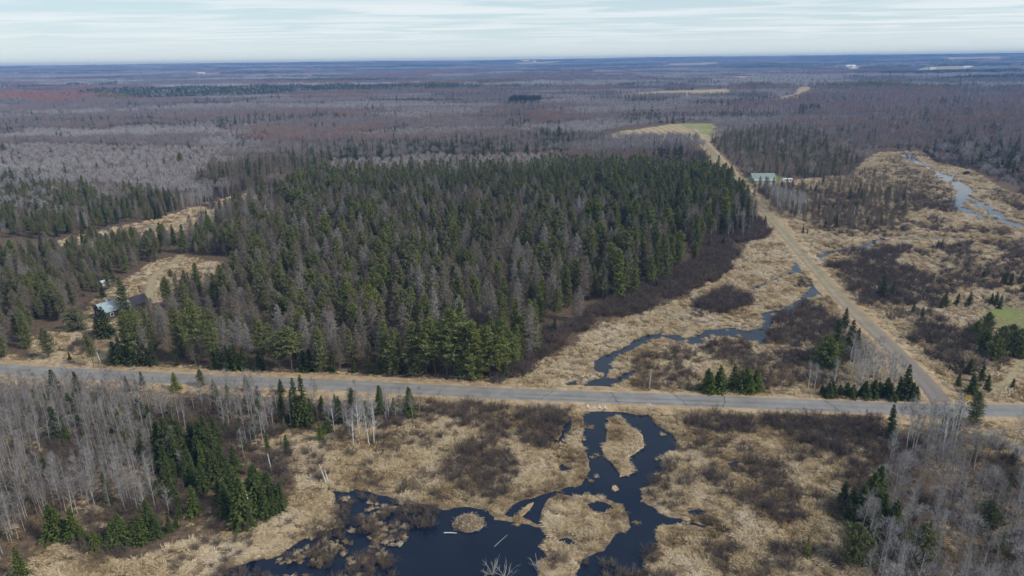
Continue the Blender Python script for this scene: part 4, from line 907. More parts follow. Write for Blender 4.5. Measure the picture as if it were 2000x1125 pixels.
# ------------------------------------------------------------------ instancing of what nobody would count
def gn_tree(coll):
    ng = bpy.data.node_groups.new('scatter', 'GeometryNodeTree')
    ng.interface.new_socket('Geometry', in_out='INPUT', socket_type='NodeSocketGeometry'); ng.interface.new_socket('Geometry', in_out='OUTPUT', socket_type='NodeSocketGeometry')
    N = ng.nodes.new; i = N('NodeGroupInput'); o = N('NodeGroupOutput'); io = N('GeometryNodeInstanceOnPoints'); ci = N('GeometryNodeCollectionInfo')
    ci.inputs['Collection'].default_value = coll; ci.inputs['Separate Children'].default_value = True; ci.inputs['Reset Children'].default_value = True
    def na(name, t):
        n = N('GeometryNodeInputNamedAttribute'); n.data_type = t; n.inputs['Name'].default_value = name
        return [s for s in n.outputs if s.enabled and s.name == 'Attribute'][0]
    L = ng.links.new
    L(i.outputs[0], io.inputs['Points']); L(ci.outputs[0], io.inputs['Instance']); io.inputs['Pick Instance'].default_value = True
    L(na('variant', 'INT'), io.inputs['Instance Index']); L(na('rot', 'FLOAT_VECTOR'), io.inputs['Rotation']); L(na('scl', 'FLOAT_VECTOR'), io.inputs['Scale'])
    L(io.outputs[0], o.inputs[0])
    return ng
def stuff(name, label, cat, P, rot, scl, var, tint, meshes):
    coll = bpy.data.collections.new(name + '_kinds')
    for i, m in enumerate(meshes):
        coll.objects.link(bpy.data.objects.new('%s_%02d' % (name, i), m))
    me = bpy.data.meshes.new(name); me.vertices.add(len(P)); me.vertices.foreach_set('co', np.ascontiguousarray(P, np.float32).ravel())
    for n, t, v in (('rot', 'FLOAT_VECTOR', rot), ('scl', 'FLOAT_VECTOR', scl)):
        a = me.attributes.new(n, t, 'POINT'); a.data.foreach_set('vector', np.ascontiguousarray(v, np.float32).ravel())
    a = me.attributes.new('variant', 'INT', 'POINT'); a.data.foreach_set('value', np.ascontiguousarray(var, np.int32))
    a = me.attributes.new('tint', 'FLOAT', 'POINT'); a.data.foreach_set('value', np.ascontiguousarray(tint, np.float32))
    o = link(name, me); md = o.modifiers.new('scatter', 'NODES'); md.node_group = gn_tree(coll)
    return tag(o, label, cat, None, 'stuff')
STUFF_LBL = {'pine_tree': ('pine_forest', 'green pines packed behind the front rows of the plantation'), 'spruce_tree': ('spruce_forest', 'dark spruces dotted through the woods to the horizon'),
    'larch_tree': ('larch_forest', 'bare grey and brown conifers deep inside the woods'), 'aspen_tree': ('aspen_forest', 'grey leafless aspen woods stretching to the middle distance'),
    'birch_tree': ('birch_forest', 'pale birches deeper inside the groves'), 'maple_tree': ('maple_forest', 'reddish leafless maple woods in the middle distance'),
    'alder_shrub': ('shrubbery', 'mass of brown leafless scrub over marsh and wood edges'), 'round_pine': ('pine_undergrowth', 'spreading pines')}
HUES = {'pine_tree': ('greyish green', 'green', 'yellowish green'), 'round_pine': ('dark green', 'green', 'bright green'), 'spruce_tree': ('dark green', 'green', 'bright green'), 'larch_tree': ('pale grey', 'grey-brown', 'brown'),
    'aspen_tree': ('pale grey', 'grey', 'brownish'), 'birch_tree': ('pale', 'grey', 'brownish'), 'maple_tree': ('grey', 'brown', 'reddish'), 'alder_shrub': ('dark', 'brown', 'pale brown')}
COLX = (80, 180, 300, 420, 540, 660, 790, 920, 1050, 1200, 1350, 1500, 1650, 1780, 1900)
COLS = ('near left picture edge', 'left of farmhouse', 'level with farmhouse', 'right of farmhouse', 'left of pond', 'level with pond tip', 'left of beaver lodge', 'level with beaver lodge', 'right of beaver lodge',
    'level with culverts', 'near wooden pole', 'right of wooden pole', 'level with barn', 'left of junction', 'at junction', 'right of junction')
def place(kd, cap=300):
    K = KINDS[kd]; D = {k: np.concatenate([p[k] for p in K['pts']]) for k in K['pts'][0]}
    x, y, H = D['x'], D['y'], D['H']; z = height(x, y); n = len(x)
    dist = np.sqrt(x * x + y * y + CAMH ** 2)
    bx, by = to_px(x, y, z); tx, ty = to_px(x, y, z + H * .6)
    seen = (bx > -25) & (bx < 2025) & (ty < 1135) & (y > 40)
    far = dist > 470; forced = np.array([f is not None for f in D['forced']])
    score = np.where(seen & ~far, H / dist, 0) + forced * 10
    score = np.where(np.array([(kd, zz) in ZL for zz in D['zone']]), score, 0)
    pick = np.argsort(-score)[:cap]; pick = pick[score[pick] > 0]
    rot = rng.uniform(0, 6.283, n); var = rng.integers(0, len(K['hi']), n); s = H / K['H0']; lean = rng.normal(0, .025, (n, 2))
    q3 = np.quantile(H[pick], [.33, .67]) if len(pick) else (0, 0)
    for i in pick:
        lb, gr = ZL[kd, D['zone'][i]]
        if gr:
            lb = '%s %s %s, %s' % (('short', 'medium-sized', 'tall')[int(np.searchsorted(q3, H[i]))], HUES[kd][int(np.searchsorted((.38, .62), D['tint'][i]))], lb, COLS[int(np.searchsorted(COLX, bx[i]))])
        t, c, m = K['hi'][var[i]]
        mw = Matrix.Translation((x[i], y[i], z[i] - .05)) @ Matrix.Rotation(lean[i, 0], 4, 'X') @ Matrix.Rotation(lean[i, 1], 4, 'Y') @ Matrix.Rotation(rot[i], 4, 'Z') @ Matrix.Diagonal((s[i] * D['wide'][i], s[i] * D['wide'][i], s[i], 1))
        nm = 'pine_tree' if kd == 'round_pine' else kd
        if t is None:
            o = link(nm, c); o['tint'] = float(D['tint'][i])
        else:
            o = link(nm, None); o.empty_display_size = .5
            for pn, d in (('trunk', t), ('crown', c)):
                q = bpy.data.objects.new(pn, d); q.parent = o; q['tint'] = float(D['tint'][i]); COL.objects.link(q)
        o.matrix_world = mw
        tag(o, lb, 'shrub' if kd == 'alder_shrub' else 'tree', gr)
    rest = np.ones(n, bool); rest[pick] = False; rest = np.nonzero(rest)[0]
    if not len(rest): return
    nh = len(K['hi']); v = np.where(far[rest] & (len(K['mid']) > 0), nh + rng.integers(0, max(1, len(K['mid'])), len(rest)), var[rest])
    w = D['wide'][rest]
    nm, lb = STUFF_LBL[kd]
    stuff(nm, lb, 'shrubs' if kd == 'alder_shrub' else 'trees', np.column_stack([x, y, z - .05])[rest], np.column_stack([lean[rest], rot[rest]]), np.column_stack([s[rest] * w, s[rest] * w, s[rest]]), v, D['tint'][rest],
          [h[2] for h in K['hi']] + K['mid'])
    print(kd, n, len(pick), len(rest))
for kd in KINDS: place(kd)

# ------------------------------------------------------------------ far woods: patches of canopy out to the horizon
def far_woods():
    meshes = []
    for i in range(6):
        r = np.random.default_rng(900 + i); tris = []
        S = 58.0; n = 62
        c = r.uniform(-S / 2, S / 2, (n, 2)); h = r.uniform(8, 13, n); con = r.uniform(size=n) < (.06 if i < 4 else .7)
        mats = [[], []]
        for (cx_, cy_2), hh, k in zip(c, h, con):
            m = 20
            e = sph(r, m); e[:, 2] = np.abs(e[:, 2])
            if k:
                t = r.uniform(0, 1, m); p = np.column_stack([cx_ + e[:, 0] * 2.4 * (1 - t), cy_2 + e[:, 1] * 2.4 * (1 - t), hh * (.2 + .95 * t)])
                mats[1].append(slivers(p, unit(e + [0, 0, -.4]) * 2.0, np.full(m, 2.0), r))
            else:
                p = np.column_stack([cx_ + e[:, 0] * 3.1, cy_2 + e[:, 1] * 3.1, hh * (.45 + .5 * e[:, 2])])
                mats[0].append(slivers(p - e * .8, unit(e + [0, 0, .6]) * r.uniform(2, 3.6, m)[:, None], r.uniform(.5, .95, m), r))
        meshes.append(tri_mesh('canopy', (np.concatenate(mats[0]), M['maple']), (np.concatenate(mats[1]), M['spruce'])))
    out = []
    for r0, r1, sp in ((1880, 5200, 50), (5200, 12500, 85)):
        X, Y = np.meshgrid(np.arange(-r1, r1, sp), np.arange(800, r1, sp)); P = np.stack([X.ravel(), Y.ravel()], 1) + rng.uniform(-.4, .4, (X.size, 2)) * sp
        r = np.hypot(*P.T); a = np.arctan2(P[:, 0], P[:, 1]); P = P[(r >= r0) & (r < r1) & (np.abs(a) < math.radians(46))]
        for f in FIELDS: P = P[~inside(P, f)]
        out.append((P, sp / 50))
    Q = np.concatenate([p for p, s in out]); S = np.concatenate([np.full(len(p), s) for p, s in out])
    fld = fbm(Q[:, 0] / 700 + 9, Q[:, 1] / 420, 555, 4); Q, S, fld = Q[fld < .69], S[fld < .69], fld[fld < .69]
    v, e = stands(Q, 520, 230, 31); n1 = fbm(Q[:, 0] / 900, Q[:, 1] / 600, 201, 3)
    var = np.where((v > .86) | ((n1 > .6) & (v > .6)), rng.integers(4, 6, len(Q)), rng.integers(0, 4, len(Q)))
    tint = np.clip(np.select([v < .3, v < .6, v < .86], [.0, .45, .9], .3) + (n1 - .5) * .5 + rng.normal(0, .07, len(Q)), 0, 1)
    stuff('far_woods', 'hazy leafless forest reaching the blue horizon', 'forest', np.column_stack([Q, height(Q[:, 0], Q[:, 1])]), np.column_stack([np.zeros((len(Q), 2)), rng.uniform(0, 6.283, len(Q))]),
          np.column_stack([S, S, np.ones(len(Q)) * rng.uniform(.85, 1.25, len(Q))]), var, tint, meshes)
    print('far', len(Q))
far_woods()

# ------------------------------------------------------------------ dry marsh grass
def marsh_grass():
    tm = [tri_mesh('tussock', (g_tussock(700 + i)[1], M['straw'])) for i in range(6)]
    pts = []
    def fill(pg, sp, sc0, off=0.0, thin=None):
        P = jitter_grid(pg, sp); px, py = to_px(P[:, 0], P[:, 1], 0); P = P[(px > -120) & (px < 2120) & (py < 1230)]
        k = (dist_line(P, ROADC[::4]) > 4.3) & (dist_line(P, GRAVC[::4]) > 3.6) & (dist_line(P, TRAILC[::2]) > 1.5)
        for wi, (n, w) in enumerate(WATERS):
            k &= ~inside(P, w)
            if wi < 6: k &= dist_line(P, np.vstack([w, w[:1]])) > .42
        for c, rad in KEEPOUT[:2]: k &= np.hypot(*(P - c).T) > rad - 3
        for ln, w in PATHS: k &= dist_line(P, ln) > w
        for f in FIELD_GREEN: k &= ~inside(P, f)
        P = P[k]; n = fbm(P[:, 0] / 2.2, P[:, 1] / 1.6, 303, 3); P = P[n > .44] if thin is None else P[n > thin]
        pts.append((P, np.full(len(P), sc0), off))
    fill(STRAW[0], .60, .92); fill(STRAW[1], .95, 1.05); fill(STRAW[2], 1.9, 1.55, 0, .42); fill(STRAW[3], 1.0, .8, 0, .45); fill(STRAW[4], 2.2, 1.6)
    for s in STRAW[6:]: fill(s, .9, .9)
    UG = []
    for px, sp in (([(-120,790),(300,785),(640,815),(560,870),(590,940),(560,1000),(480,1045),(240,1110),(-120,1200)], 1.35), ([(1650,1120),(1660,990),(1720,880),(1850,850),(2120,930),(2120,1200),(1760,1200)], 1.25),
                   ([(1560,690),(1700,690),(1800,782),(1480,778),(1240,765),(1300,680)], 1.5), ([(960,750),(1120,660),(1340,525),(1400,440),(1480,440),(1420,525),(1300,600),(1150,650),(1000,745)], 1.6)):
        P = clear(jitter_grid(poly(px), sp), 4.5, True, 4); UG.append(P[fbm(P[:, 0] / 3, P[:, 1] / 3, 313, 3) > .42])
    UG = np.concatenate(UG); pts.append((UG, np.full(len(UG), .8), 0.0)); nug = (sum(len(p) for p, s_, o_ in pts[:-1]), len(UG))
    # verges
    V = []
    for ln, a, b, m in ((ROADC, 4.4, 10, 3.0), (GRAVC[:230], 4.0, 8.5, 2.6)):
        T = np.gradient(ln, axis=0); T /= np.hypot(T[:, 0], T[:, 1])[:, None]; N = np.stack([T[:, 1], -T[:, 0]], 1)
        for s in (-1, 1):
            i = rng.integers(0, len(ln), int(len(ln) * 2 * m)); V.append(ln[i] + N[i] * (s * rng.uniform(a, b, len(i)))[:, None] + T[i] * rng.uniform(-1, 1, (len(i), 1)))
    V = np.concatenate(V); k = np.ones(len(V), bool)
    for n, w in WATERS: k &= ~inside(V, w)
    k &= (dist_line(V, ROADC[::4]) > 4.3) & (dist_line(V, GRAVC[::4]) > 3.6)
    pts.append((V[k], np.full(k.sum(), .62), 0.0))
    for g in ISLES:
        P = jitter_grid(g, .55); P = P[dist_line(P, np.vstack([g, g[:1]])) > .45]; pts.append((P, np.full(len(P), .85), .22))
    # lumps breaking the water near the shores
    for n, w in WATERS[:6]:
        P = jitter_grid(w, .8); m = fbm(P[:, 0] / 2.2, P[:, 1] / 1.7, 404, 2); d = dist_line(P, np.vstack([w, w[:1]])); P = P[(m > .76) & (d < 2.2)]
        pts.append((P, np.full(len(P), .75), .0))
    P = jitter_grid(poly([(540,1090),(600,1040),(650,1010),(665,970),(720,975),(800,1000),(790,1060),(740,1110),(640,1170),(450,1150)]), .9); P = P[fbm(P[:, 0] / 3, P[:, 1] / 2.2, 909, 3) > .50]; pts.append((P, np.full(len(P), .6), .02))
    P = np.concatenate([p for p, s, o in pts]); S = np.concatenate([s for p, s, o in pts]); O = np.concatenate([np.full(len(p), o) for p, s, o in pts])
    n = len(P); dr = np.minimum(dist_line(P, ROADC[::4]) / 7.2, dist_line(P, GRAVC[::4]) / 6.4); lift = np.clip(1 - dr, 0, .5) * .9
    S = S * rng.uniform(.65, 1.25, n)
    north = sstep(150, 175, P[:, 1] + P[:, 0] * .1)
    tint = np.clip(.42 + .22 * north + (fbm(P[:, 0] / 7, P[:, 1] / 7, 505, 3) - .5) * 1.3 + rng.normal(0, .10, n), 0, 1)
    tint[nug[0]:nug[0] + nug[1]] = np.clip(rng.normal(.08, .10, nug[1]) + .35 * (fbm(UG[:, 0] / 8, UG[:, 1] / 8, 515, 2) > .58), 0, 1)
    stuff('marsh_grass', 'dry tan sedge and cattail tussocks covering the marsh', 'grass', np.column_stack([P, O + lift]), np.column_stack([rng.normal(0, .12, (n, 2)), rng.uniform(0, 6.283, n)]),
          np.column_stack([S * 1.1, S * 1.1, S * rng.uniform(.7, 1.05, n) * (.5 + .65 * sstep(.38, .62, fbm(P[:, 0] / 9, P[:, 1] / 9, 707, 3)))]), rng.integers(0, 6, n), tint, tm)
    print('tussocks', n)
marsh_grass()

# ------------------------------------------------------------------ buildings and small things
def bm_obj(name, fn, mat, parent=None, smooth=False):
    bm = bmesh.new(); fn(bm); bmesh.ops.recalc_face_normals(bm, faces=bm.faces)
    me = bpy.data.meshes.new(name); bm.to_mesh(me); bm.free(); me.materials.append(mat)
    if smooth:
        for p in me.polygons: p.use_smooth = True
    return link(name, me, parent)
def box(bm, x0, x1, y0, y1, z0, z1):
    v = [bm.verts.new((x, y, z)) for z in (z0, z1) for x, y in ((x0, y0), (x1, y0), (x1, y1), (x0, y1))]
    for f in ((0, 3, 2, 1), (4, 5, 6, 7), (0, 1, 5, 4), (1, 2, 6, 5), (2, 3, 7, 6), (3, 0, 4, 7)): bm.faces.new([v[i] for i in f])
def prism(bm, prof, y0, y1):
    a = [bm.verts.new((x, y0, z)) for x, z in prof]; b = [bm.verts.new((x, y1, z)) for x, z in prof]
    bm.faces.new(a); bm.faces.new(b[::-1]); n = len(prof)
    for i in range(n): bm.faces.new((a[i], b[i], b[(i + 1) % n], a[(i + 1) % n]))
def slab_roof(bm, half, eave, ridge, y0, y1, t=.12, over=.35, side=0):
    k = (ridge - eave) / half
    for s in ((-1, 1) if side == 0 else (side,)):
        e = half + over; prism(bm, [(0, ridge), (s * e, ridge - k * e), (s * e, ridge - k * e + t), (0, ridge + t)], y0, y1)
def roof_mat(name, c1, c2, c3=None):
    m, nt, b = new_mat(name); t = nt.nodes.new('ShaderNodeTexCoord')
    n = noise_node(nt, .35, 5, .6, vec=t.outputs['Object']); w = nt.nodes.new('ShaderNodeTexWave'); w.bands_direction = 'Y'; w.inputs['Scale'].default_value = 1.6; w.inputs['Distortion'].default_value = .4
    nt.links.new(t.outputs['Object'], w.inputs['Vector'])
    c = ramp(nt, n.outputs[0], [(.35, c1), (.55, c2)] + ([(.7, c3)] if c3 else []))
    c = mixc(nt, .25, c, ramp(nt, w.outputs[0], [(.2, (.7,) * 3), (.8, (1.15,) * 3)]), 'MULTIPLY')
    nt.links.new(c, b.inputs['Base Color']); b.inputs['Roughness'].default_value = .45; b.inputs['Metallic'].default_value = .2
    return m
def old_house():
    th = math.atan2(4.8, 6.2)          # ridge heads away and to the right
    o = link('farmhouse', None); o.matrix_world = Matrix.Translation((HOUSE[0] - 1.0, HOUSE[1] - 2.0, 0)) @ Matrix.Rotation(-th, 4, 'Z')
    tag(o, 'weathered dark farmhouse with pale blue-grey metal roof in the clearing', 'house')
    wall = flat_mat('dark_weathered_boards', (.075, .062, .060), .35, 2)
    W, L, E, R_ = 3.5, 9.0, 2.7, 4.9
    bm_obj('wall', lambda b: prism(b, [(-W, 0), (W, 0), (W, E), (0, R_), (-W, E)], 0, L), wall, o)
    rf = bm_obj('roof', lambda b: slab_roof(b, W, E + .08, R_ + .08, -.4, L + .2), roof_mat('pale_metal_roof', (.30, .42, .45), (.44, .50, .55), (.58, .62, .66)), o)
    bm_obj('chimney', lambda b: box(b, -.9, -.4, 3.0, 3.5, 4.2, 5.6), flat_mat('pale_brick', (.5, .48, .46), .2, 4), rf)
    dark = roof_mat('dark_shingle_roof', (.035, .034, .042), (.06, .056, .068))
    an = bm_obj('rear_wing', lambda b: prism(b, [(-2.9, 0), (2.9, 0), (2.9, 2.5), (0, 4.5), (-2.9, 2.5)], L + .02, L + 6), wall, o)
    bm_obj('roof', lambda b: slab_roof(b, 2.9, 2.56, 4.56, L + .25, L + 6.3), dark, an)
    def win(x, z, w, h, y=-.03, d=None):
        f = bm_obj('window', lambda b: box(b, x - w / 2, x + w / 2, y - .05, y + .01, z, z + h), M['white'], o)
        for sx in (-1, 1):
            for sz in (0, 1):
                bm_obj('pane', lambda b: box(b, x + (0.03 if sx > 0 else -w / 2 + .08), x + (w / 2 - .08 if sx > 0 else -.03), y - .08, y - .052, z + .08 + sz * h / 2 * .98, z + h / 2 * (1 + sz) - .04), M['darkglass'], f)
    win(-1.7, .9, 1.1, 1.35); win(1.2, .9, 1.0, 1.35); win(0, 3.2, .7, .8)
    d = bm_obj('door', lambda b: box(b, 2.2, 3.0, -.06, .0, 0, 2.0), flat_mat('grey_door', (.32, .31, .30)), o)
    bm_obj('handle', lambda b: box(b, 2.3, 2.36, -.1, -.06, .95, 1.05), M['metal'], d)
    for y in (2.0, 5.6):
        f = bm_obj('window', lambda b: box(b, W - .01, W + .05, y, y + 1.1, .9, 2.1), M['white'], o)
        bm_obj('pane', lambda b: box(b, W + .052, W + .08, y + .1, y + 1.0, 1.0, 2.0), M['darkglass'], f)
    # lap boards on the gable that faces the photographer
    for i in range(9):
        z0 = .05 + i * .29
        bm_obj('board', lambda b: box(b, -W - .02, W + .02, -.026, -.001, z0, z0 + .25), wall, o)
old_house()
def shed():
    o = link('shed', None); o.location = (SHED[0], SHED[1], 0); o.rotation_euler.z = -.5; o.scale = (.8, .8, .72)
    tag(o, 'small white-roofed shed under pines behind the farmhouse', 'shed')
    bm_obj('wall', lambda b: prism(b, [(-1.6, 0), (1.6, 0), (1.6, 1.9), (0, 2.6), (-1.6, 1.9)], -2, 2), flat_mat('pale_boards', (.42, .42, .41)), o)
    bm_obj('roof', lambda b: slab_roof(b, 1.6, 1.96, 2.66, -2.2, 2.2, .08, .25), flat_mat('white_metal_sheet', (.52, .56, .56), .15, 1, .5), o)
    bm_obj('door', lambda b: box(b, -.5, .5, -2.05, -2.0, 0, 1.8), M['wood'], o)
shed()
def barn():
    o = link('barn', None); o.matrix_world = Matrix.Translation((BARN[0], BARN[1], 0)) @ Matrix.Rotation(math.radians(86), 4, 'Z')
    tag(o, 'pale green metal-roofed barn beside the gravel road', 'barn')
    wall = flat_mat('sage_metal_wall', (.34, .40, .33), .1, 1)
    rm = roof_mat('sage_metal_roof', (.25, .31, .28), (.28, .34, .31)); rl = roof_mat('light_sage_roof', (.36, .42, .38), (.39, .45, .41))
    bm_obj('wall', lambda b: prism(b, [(-4.5, 0), (4.5, 0), (4.5, 3.4), (0, 6.0), (-4.5, 3.4)], -7.5, 7.5), wall, o)
    bm_obj('roof', lambda b: slab_roof(b, 4.5, 3.5, 6.1, -7.8, 7.8, .1, .3), rm, o)
    ln = bm_obj('lean_to', lambda b: prism(b, [(-8.4, 0), (-4.52, 0), (-4.52, 3.1), (-8.4, 2.2)], -6.6, 7.0), wall, o)
    bm_obj('roof', lambda b: prism(b, [(-8.8, 2.24), (-4.6, 3.22), (-4.6, 3.32), (-8.8, 2.34)], -6.9, 7.3), rl, ln)
    for y in (-4.5, 0, 4.2): bm_obj('door', lambda b: box(b, -8.46, -8.41, y, y + 2.4, 0.02, 2.0), M['white'], ln)
    for z in (.6,):
        f = bm_obj('window', lambda b: box(b, 1, 2.2, -7.56, -7.5, 1.2, 2.2), M['white'], o); bm_obj('pane', lambda b: box(b, 1.1, 2.1, -7.6, -7.562, 1.3, 2.1), M['darkglass'], f)
barn()
def camper():
    o = link('camper_trailer', None); o.location = (CAMPER[0], CAMPER[1], 0); o.rotation_euler.z = math.radians(-6)
    tag(o, 'white camper trailer parked on the lawn right of the barn', 'trailer')
    bm_obj('body', lambda b: prism(b, [(-3.4, .6), (3.0, .6), (3.4, 1.4), (3.2, 2.9), (-2.6, 2.9), (-3.5, 2.0)], -1.2, 1.2), M['white'], o)
    for x in (-1.6, 1.2):
        bm_obj('window', lambda b: box(b, x, x + 1.1, -1.24, -1.2, 1.6, 2.3), M['darkglass'], o)
    bm_obj('door', lambda b: box(b, -.2, .5, -1.23, -1.2, .7, 2.5), flat_mat('grey_panel', (.45, .46, .47)), o)
    for y in (-1.15, 1.0):
        for x in (-.6, .3):
            def wh(b, x=x, y=y): bmesh.ops.create_cone(b, cap_ends=True, segments=14, radius1=.35, radius2=.35, depth=.2, matrix=Matrix.Translation((x - .2, y + .08, .35)) @ Matrix.Rotation(math.pi / 2, 4, 'X'))
            bm_obj('wheel', wh, M['black'], o)
    bm_obj('drawbar', lambda b: box(b, 3.0, 4.4, -.06, .06, .5, .6), M['metal'], o)
camper()
# far farm buildings, pale specks on the plain
def far_barn(px, py, w, l, h, roofc, lb):
    x, y = gp(px, py); z = float(height(np.array([x]), np.array([y]))[0])
    o = link('far_barn', None); o.location = (x, y, z - .5); o.rotation_euler.z = math.radians(90 + rng.uniform(-20, 20))
    tag(o, lb, 'barn')
    bm_obj('wall', lambda b: prism(b, [(-w / 2, 0), (w / 2, 0), (w / 2, h * .7), (0, h), (-w / 2, h * .7)], -l / 2, l / 2), M['white'], o)
    bm_obj('roof', lambda b: slab_roof(b, w / 2, h * .7 + .2, h + .2, -l / 2 - .5, l / 2 + .5, .4, .8), roofc, o)
wr = flat_mat('far_white_roof', (.78, .79, .80), .05)
gr_ = flat_mat('far_grey_roof', (.42, .43, .45), .1)
far_barn(1026, 129.6, 22, 90, 20, wr, 'long white farm building on the horizon plain above centre')
far_barn(1044, 130.2, 18, 36, 17, wr, 'short white farm building right beside the long one near the horizon')
far_barn(1657, 134.0, 16, 30, 20, wr, 'left one of two tiny white buildings far off at right')
far_barn(1666, 134.0, 14, 24, 18, wr, 'right one of two tiny white buildings far off at right')
far_barn(393, 147.0, 12, 60, 11, wr, 'thin white building far off in the left plain')
far_barn(1890, 134.5, 14, 50, 13, wr, 'white building at the end of the far right field')
far_barn(1820, 137.0, 16, 40, 16, gr_, 'grey building beside the far right field')

# --- culverts under the paved road
for k, (px, py, rad) in enumerate([(1137, 797.6, .34), (1148, 798.2, .48), (1160, 798.6, .36), (1171, 799.2, .44), (1182, 799.6, .42)]):
    x, y = gp(px, py); i = int(np.argmin(np.hypot(*(ROADC - (x, y)).T))); nrm = N_[i]
    o = link('culvert_pipe', None); base = np.array([x, y]); o.location = (x, y, .12); o.rotation_euler.z = math.atan2(nrm[1], nrm[0])
    tag(o, ['partly hidden white culvert pipe end, first from the left under the road', 'largest white culvert pipe end, second from the left under the road', 'small middle white culvert pipe end under the road', 'white culvert pipe end, fourth from the left under the road', 'rightmost white culvert pipe end under the road'][k], 'pipe', 'culvert pipes under the road')
    def shell(b, r=rad):
        n = 20; rings = []
        for xx, rr in ((-1.1, r), (.45, r), (.45, r * .88), (-1.1, r * .88)):
            rings.append([b.verts.new((xx, rr * math.cos(6.2832 * j / n), rr * math.sin(6.2832 * j / n))) for j in range(n)])
        for a, c in zip(rings, rings[1:]):
            for j in range(n): b.faces.new((a[j], a[(j + 1) % n], c[(j + 1) % n], c[j]))
    bm_obj('shell', shell, M['metal'], o)
    bm_obj('inside', lambda b, r=rad: bmesh.ops.create_circle(b, cap_ends=True, segments=20, radius=r * .875, matrix=Matrix.Translation((-.25, 0, 0)) @ Matrix.Rotation(math.pi / 2, 4, 'Y')), M['black'], o)  # black disc across the bore, painted stand-in for the shade in the pipe
# --- wooden pole beside the creek
px_, py_ = gp(1267.5, 763)
pole = link('wooden_pole', None); pole.location = (px_, py_, 0); pole.rotation_euler = (0, math.radians(2.2), 0)
tag(pole, 'pale weathered wooden pole beside the paved road and creek', 'pole')
PH = tree_h(1267.5, 763, 720.5)
link('shaft', tri_mesh('shaft', (tube([(0, 0, -.3), (0, 0, PH * .5), (0, 0, PH)], [.15, .13, .10], 8), flat_mat('pole_wood', (.46, .42, .39), .25, 2))), pole)
bm_obj('cap', lambda b: bmesh.ops.create_cone(b, cap_ends=True, segments=8, radius1=.11, radius2=.03, depth=.10, matrix=Matrix.Translation((0, 0, PH + .045))), M['wood'], pole)
for k, (a, b_) in enumerate(((1248, 762), (1251.5, 763))):
    x, y = gp(a, b_); o = link('marker_post', tri_mesh('marker_post', (tube([(0, 0, -.1), (.03, 0, .5), (.05, 0, 1.0 - .35 * k), (.05, 0, 1.02 - .35 * k)], [.07, .06, .06, .005], 6), M['wood']))); o.location = (x, y, .1)
    tag(o, ('taller of two short pale posts left of the wooden pole', 'shorter of two short pale posts left of the wooden pole')[k], 'post')
# --- yellow diamond sign at the junction
x, y = gp(1889, 792); sg = link('road_sign', None); sg.location = (x, y, .2); sg.rotation_euler.z = math.radians(-50)
tag(sg, 'yellow diamond road sign beside the junction', 'sign')
bm_obj('post', lambda b: box(b, -.04, .04, -.03, .03, -.2, 2.2), M['metal'], sg)
M['yellow'] = flat_mat('sign_yellow', (.80, .50, .03), .06, 2, .5)
bm_obj('panel', lambda b: (bmesh.ops.create_cone(b, cap_ends=True, segments=4, radius1=.62, radius2=.62, depth=.03, matrix=Matrix.Translation((0, -.05, 2.0)) @ Matrix.Rotation(math.pi / 2, 4, 'X'))), M['yellow'], sg)
# --- beaver lodge, dead wood
def sticks(r, n, R, h, lmin=.8, lmax=2.2, w=.07):
    a = r.uniform(0, 6.283, n); q = np.sqrt(r.uniform(0, 1, n)); p = np.column_stack([np.cos(a) * q * R, np.sin(a) * q * R * .8, h * (1 - q ** 1.8)])
    d = np.column_stack([-np.sin(a + r.normal(0, .8, n)), np.cos(a + r.normal(0, .8, n)), r.normal(-.1, .25, n)]); d = unit(d) * r.uniform(lmin, lmax, n)[:, None]
    return p - d / 2, d, w * r.uniform(.5, 1.3, n)
r = np.random.default_rng(5)
x, y = gp(915, 1024); lo = link('beaver_lodge', None); lo.location = (x, y, .05)
tag(lo, 'beaver lodge mound of sticks and reeds in the dark pond', 'beaver lodge')
def mound(b, R=2.9, h=1.5):
    n, m = 22, 6; prev = None
    for j in range(m + 1):
        f = j / m; ring = []
        for k in range(n):
            a = 6.2832 * k / n; rr = R * (1 - f * .97) * (1 + .10 * math.sin(3 * a + j) + r.normal(0, .03)); ring.append(b.verts.new((rr * math.cos(a), rr * .8 * math.sin(a), -.1 + h * (1 - (1 - f) ** 2) + r.normal(0, .04))))
        if prev:
            for k in range(n): b.faces.new((prev[k], prev[(k + 1) % n], ring[(k + 1) % n], ring[k]))
        prev = ring
    b.faces.new(prev)
bm_obj('mound', mound, flat_mat('lodge_mud_and_reed', (.17, .125, .085), .5, 3), lo)
p, d, w = sticks(r, 330, 3.0, 1.6); st = link('sticks', tri_mesh('sticks', (slivers(p, d, w, r), flat_mat('peeled_sticks', (.34, .27, .20), .4, 1.5))), lo); st['kind'] = 'stuff'
p, d, w = sticks(r, 220, 2.9, 1.62, .4, .9, .05); st = link('reeds', tri_mesh('reeds', (slivers(p, d * [1, 1, .2] + [0, 0, .12], w * 2, r), M['straw'])), lo); st['kind'] = 'stuff'; st['tint'] = .4
def log(px, py, dx, dy, dz, rad, mat, lb, nm='fallen_log', z=.08):
    x, y = gp(px, py); o = link(nm, tri_mesh(nm, (tube([(0, 0, 0), (dx * .5, dy * .5, dz * .5 + .05), (dx, dy, dz), (dx * 1.005, dy * 1.005, dz)], [rad, rad * .85, rad * .5, .005], 7), mat))); o.location = (x, y, z)
    tag(o, lb, 'log' if nm == 'fallen_log' else 'snag')
log(868, 1041, 2.2, -.3, .12, .13, M['birchbark'], 'bright white floating log left of the beaver lodge')
log(932, 1037, 1.6, 1.6, .15, .10, M['wood'], 'pale stick leaning out of the pond right of beaver lodge')
log(966, 1068, 2.2, 3.0, -.02, .07, M['wood'], 'thin pale stick floating in the open pond')
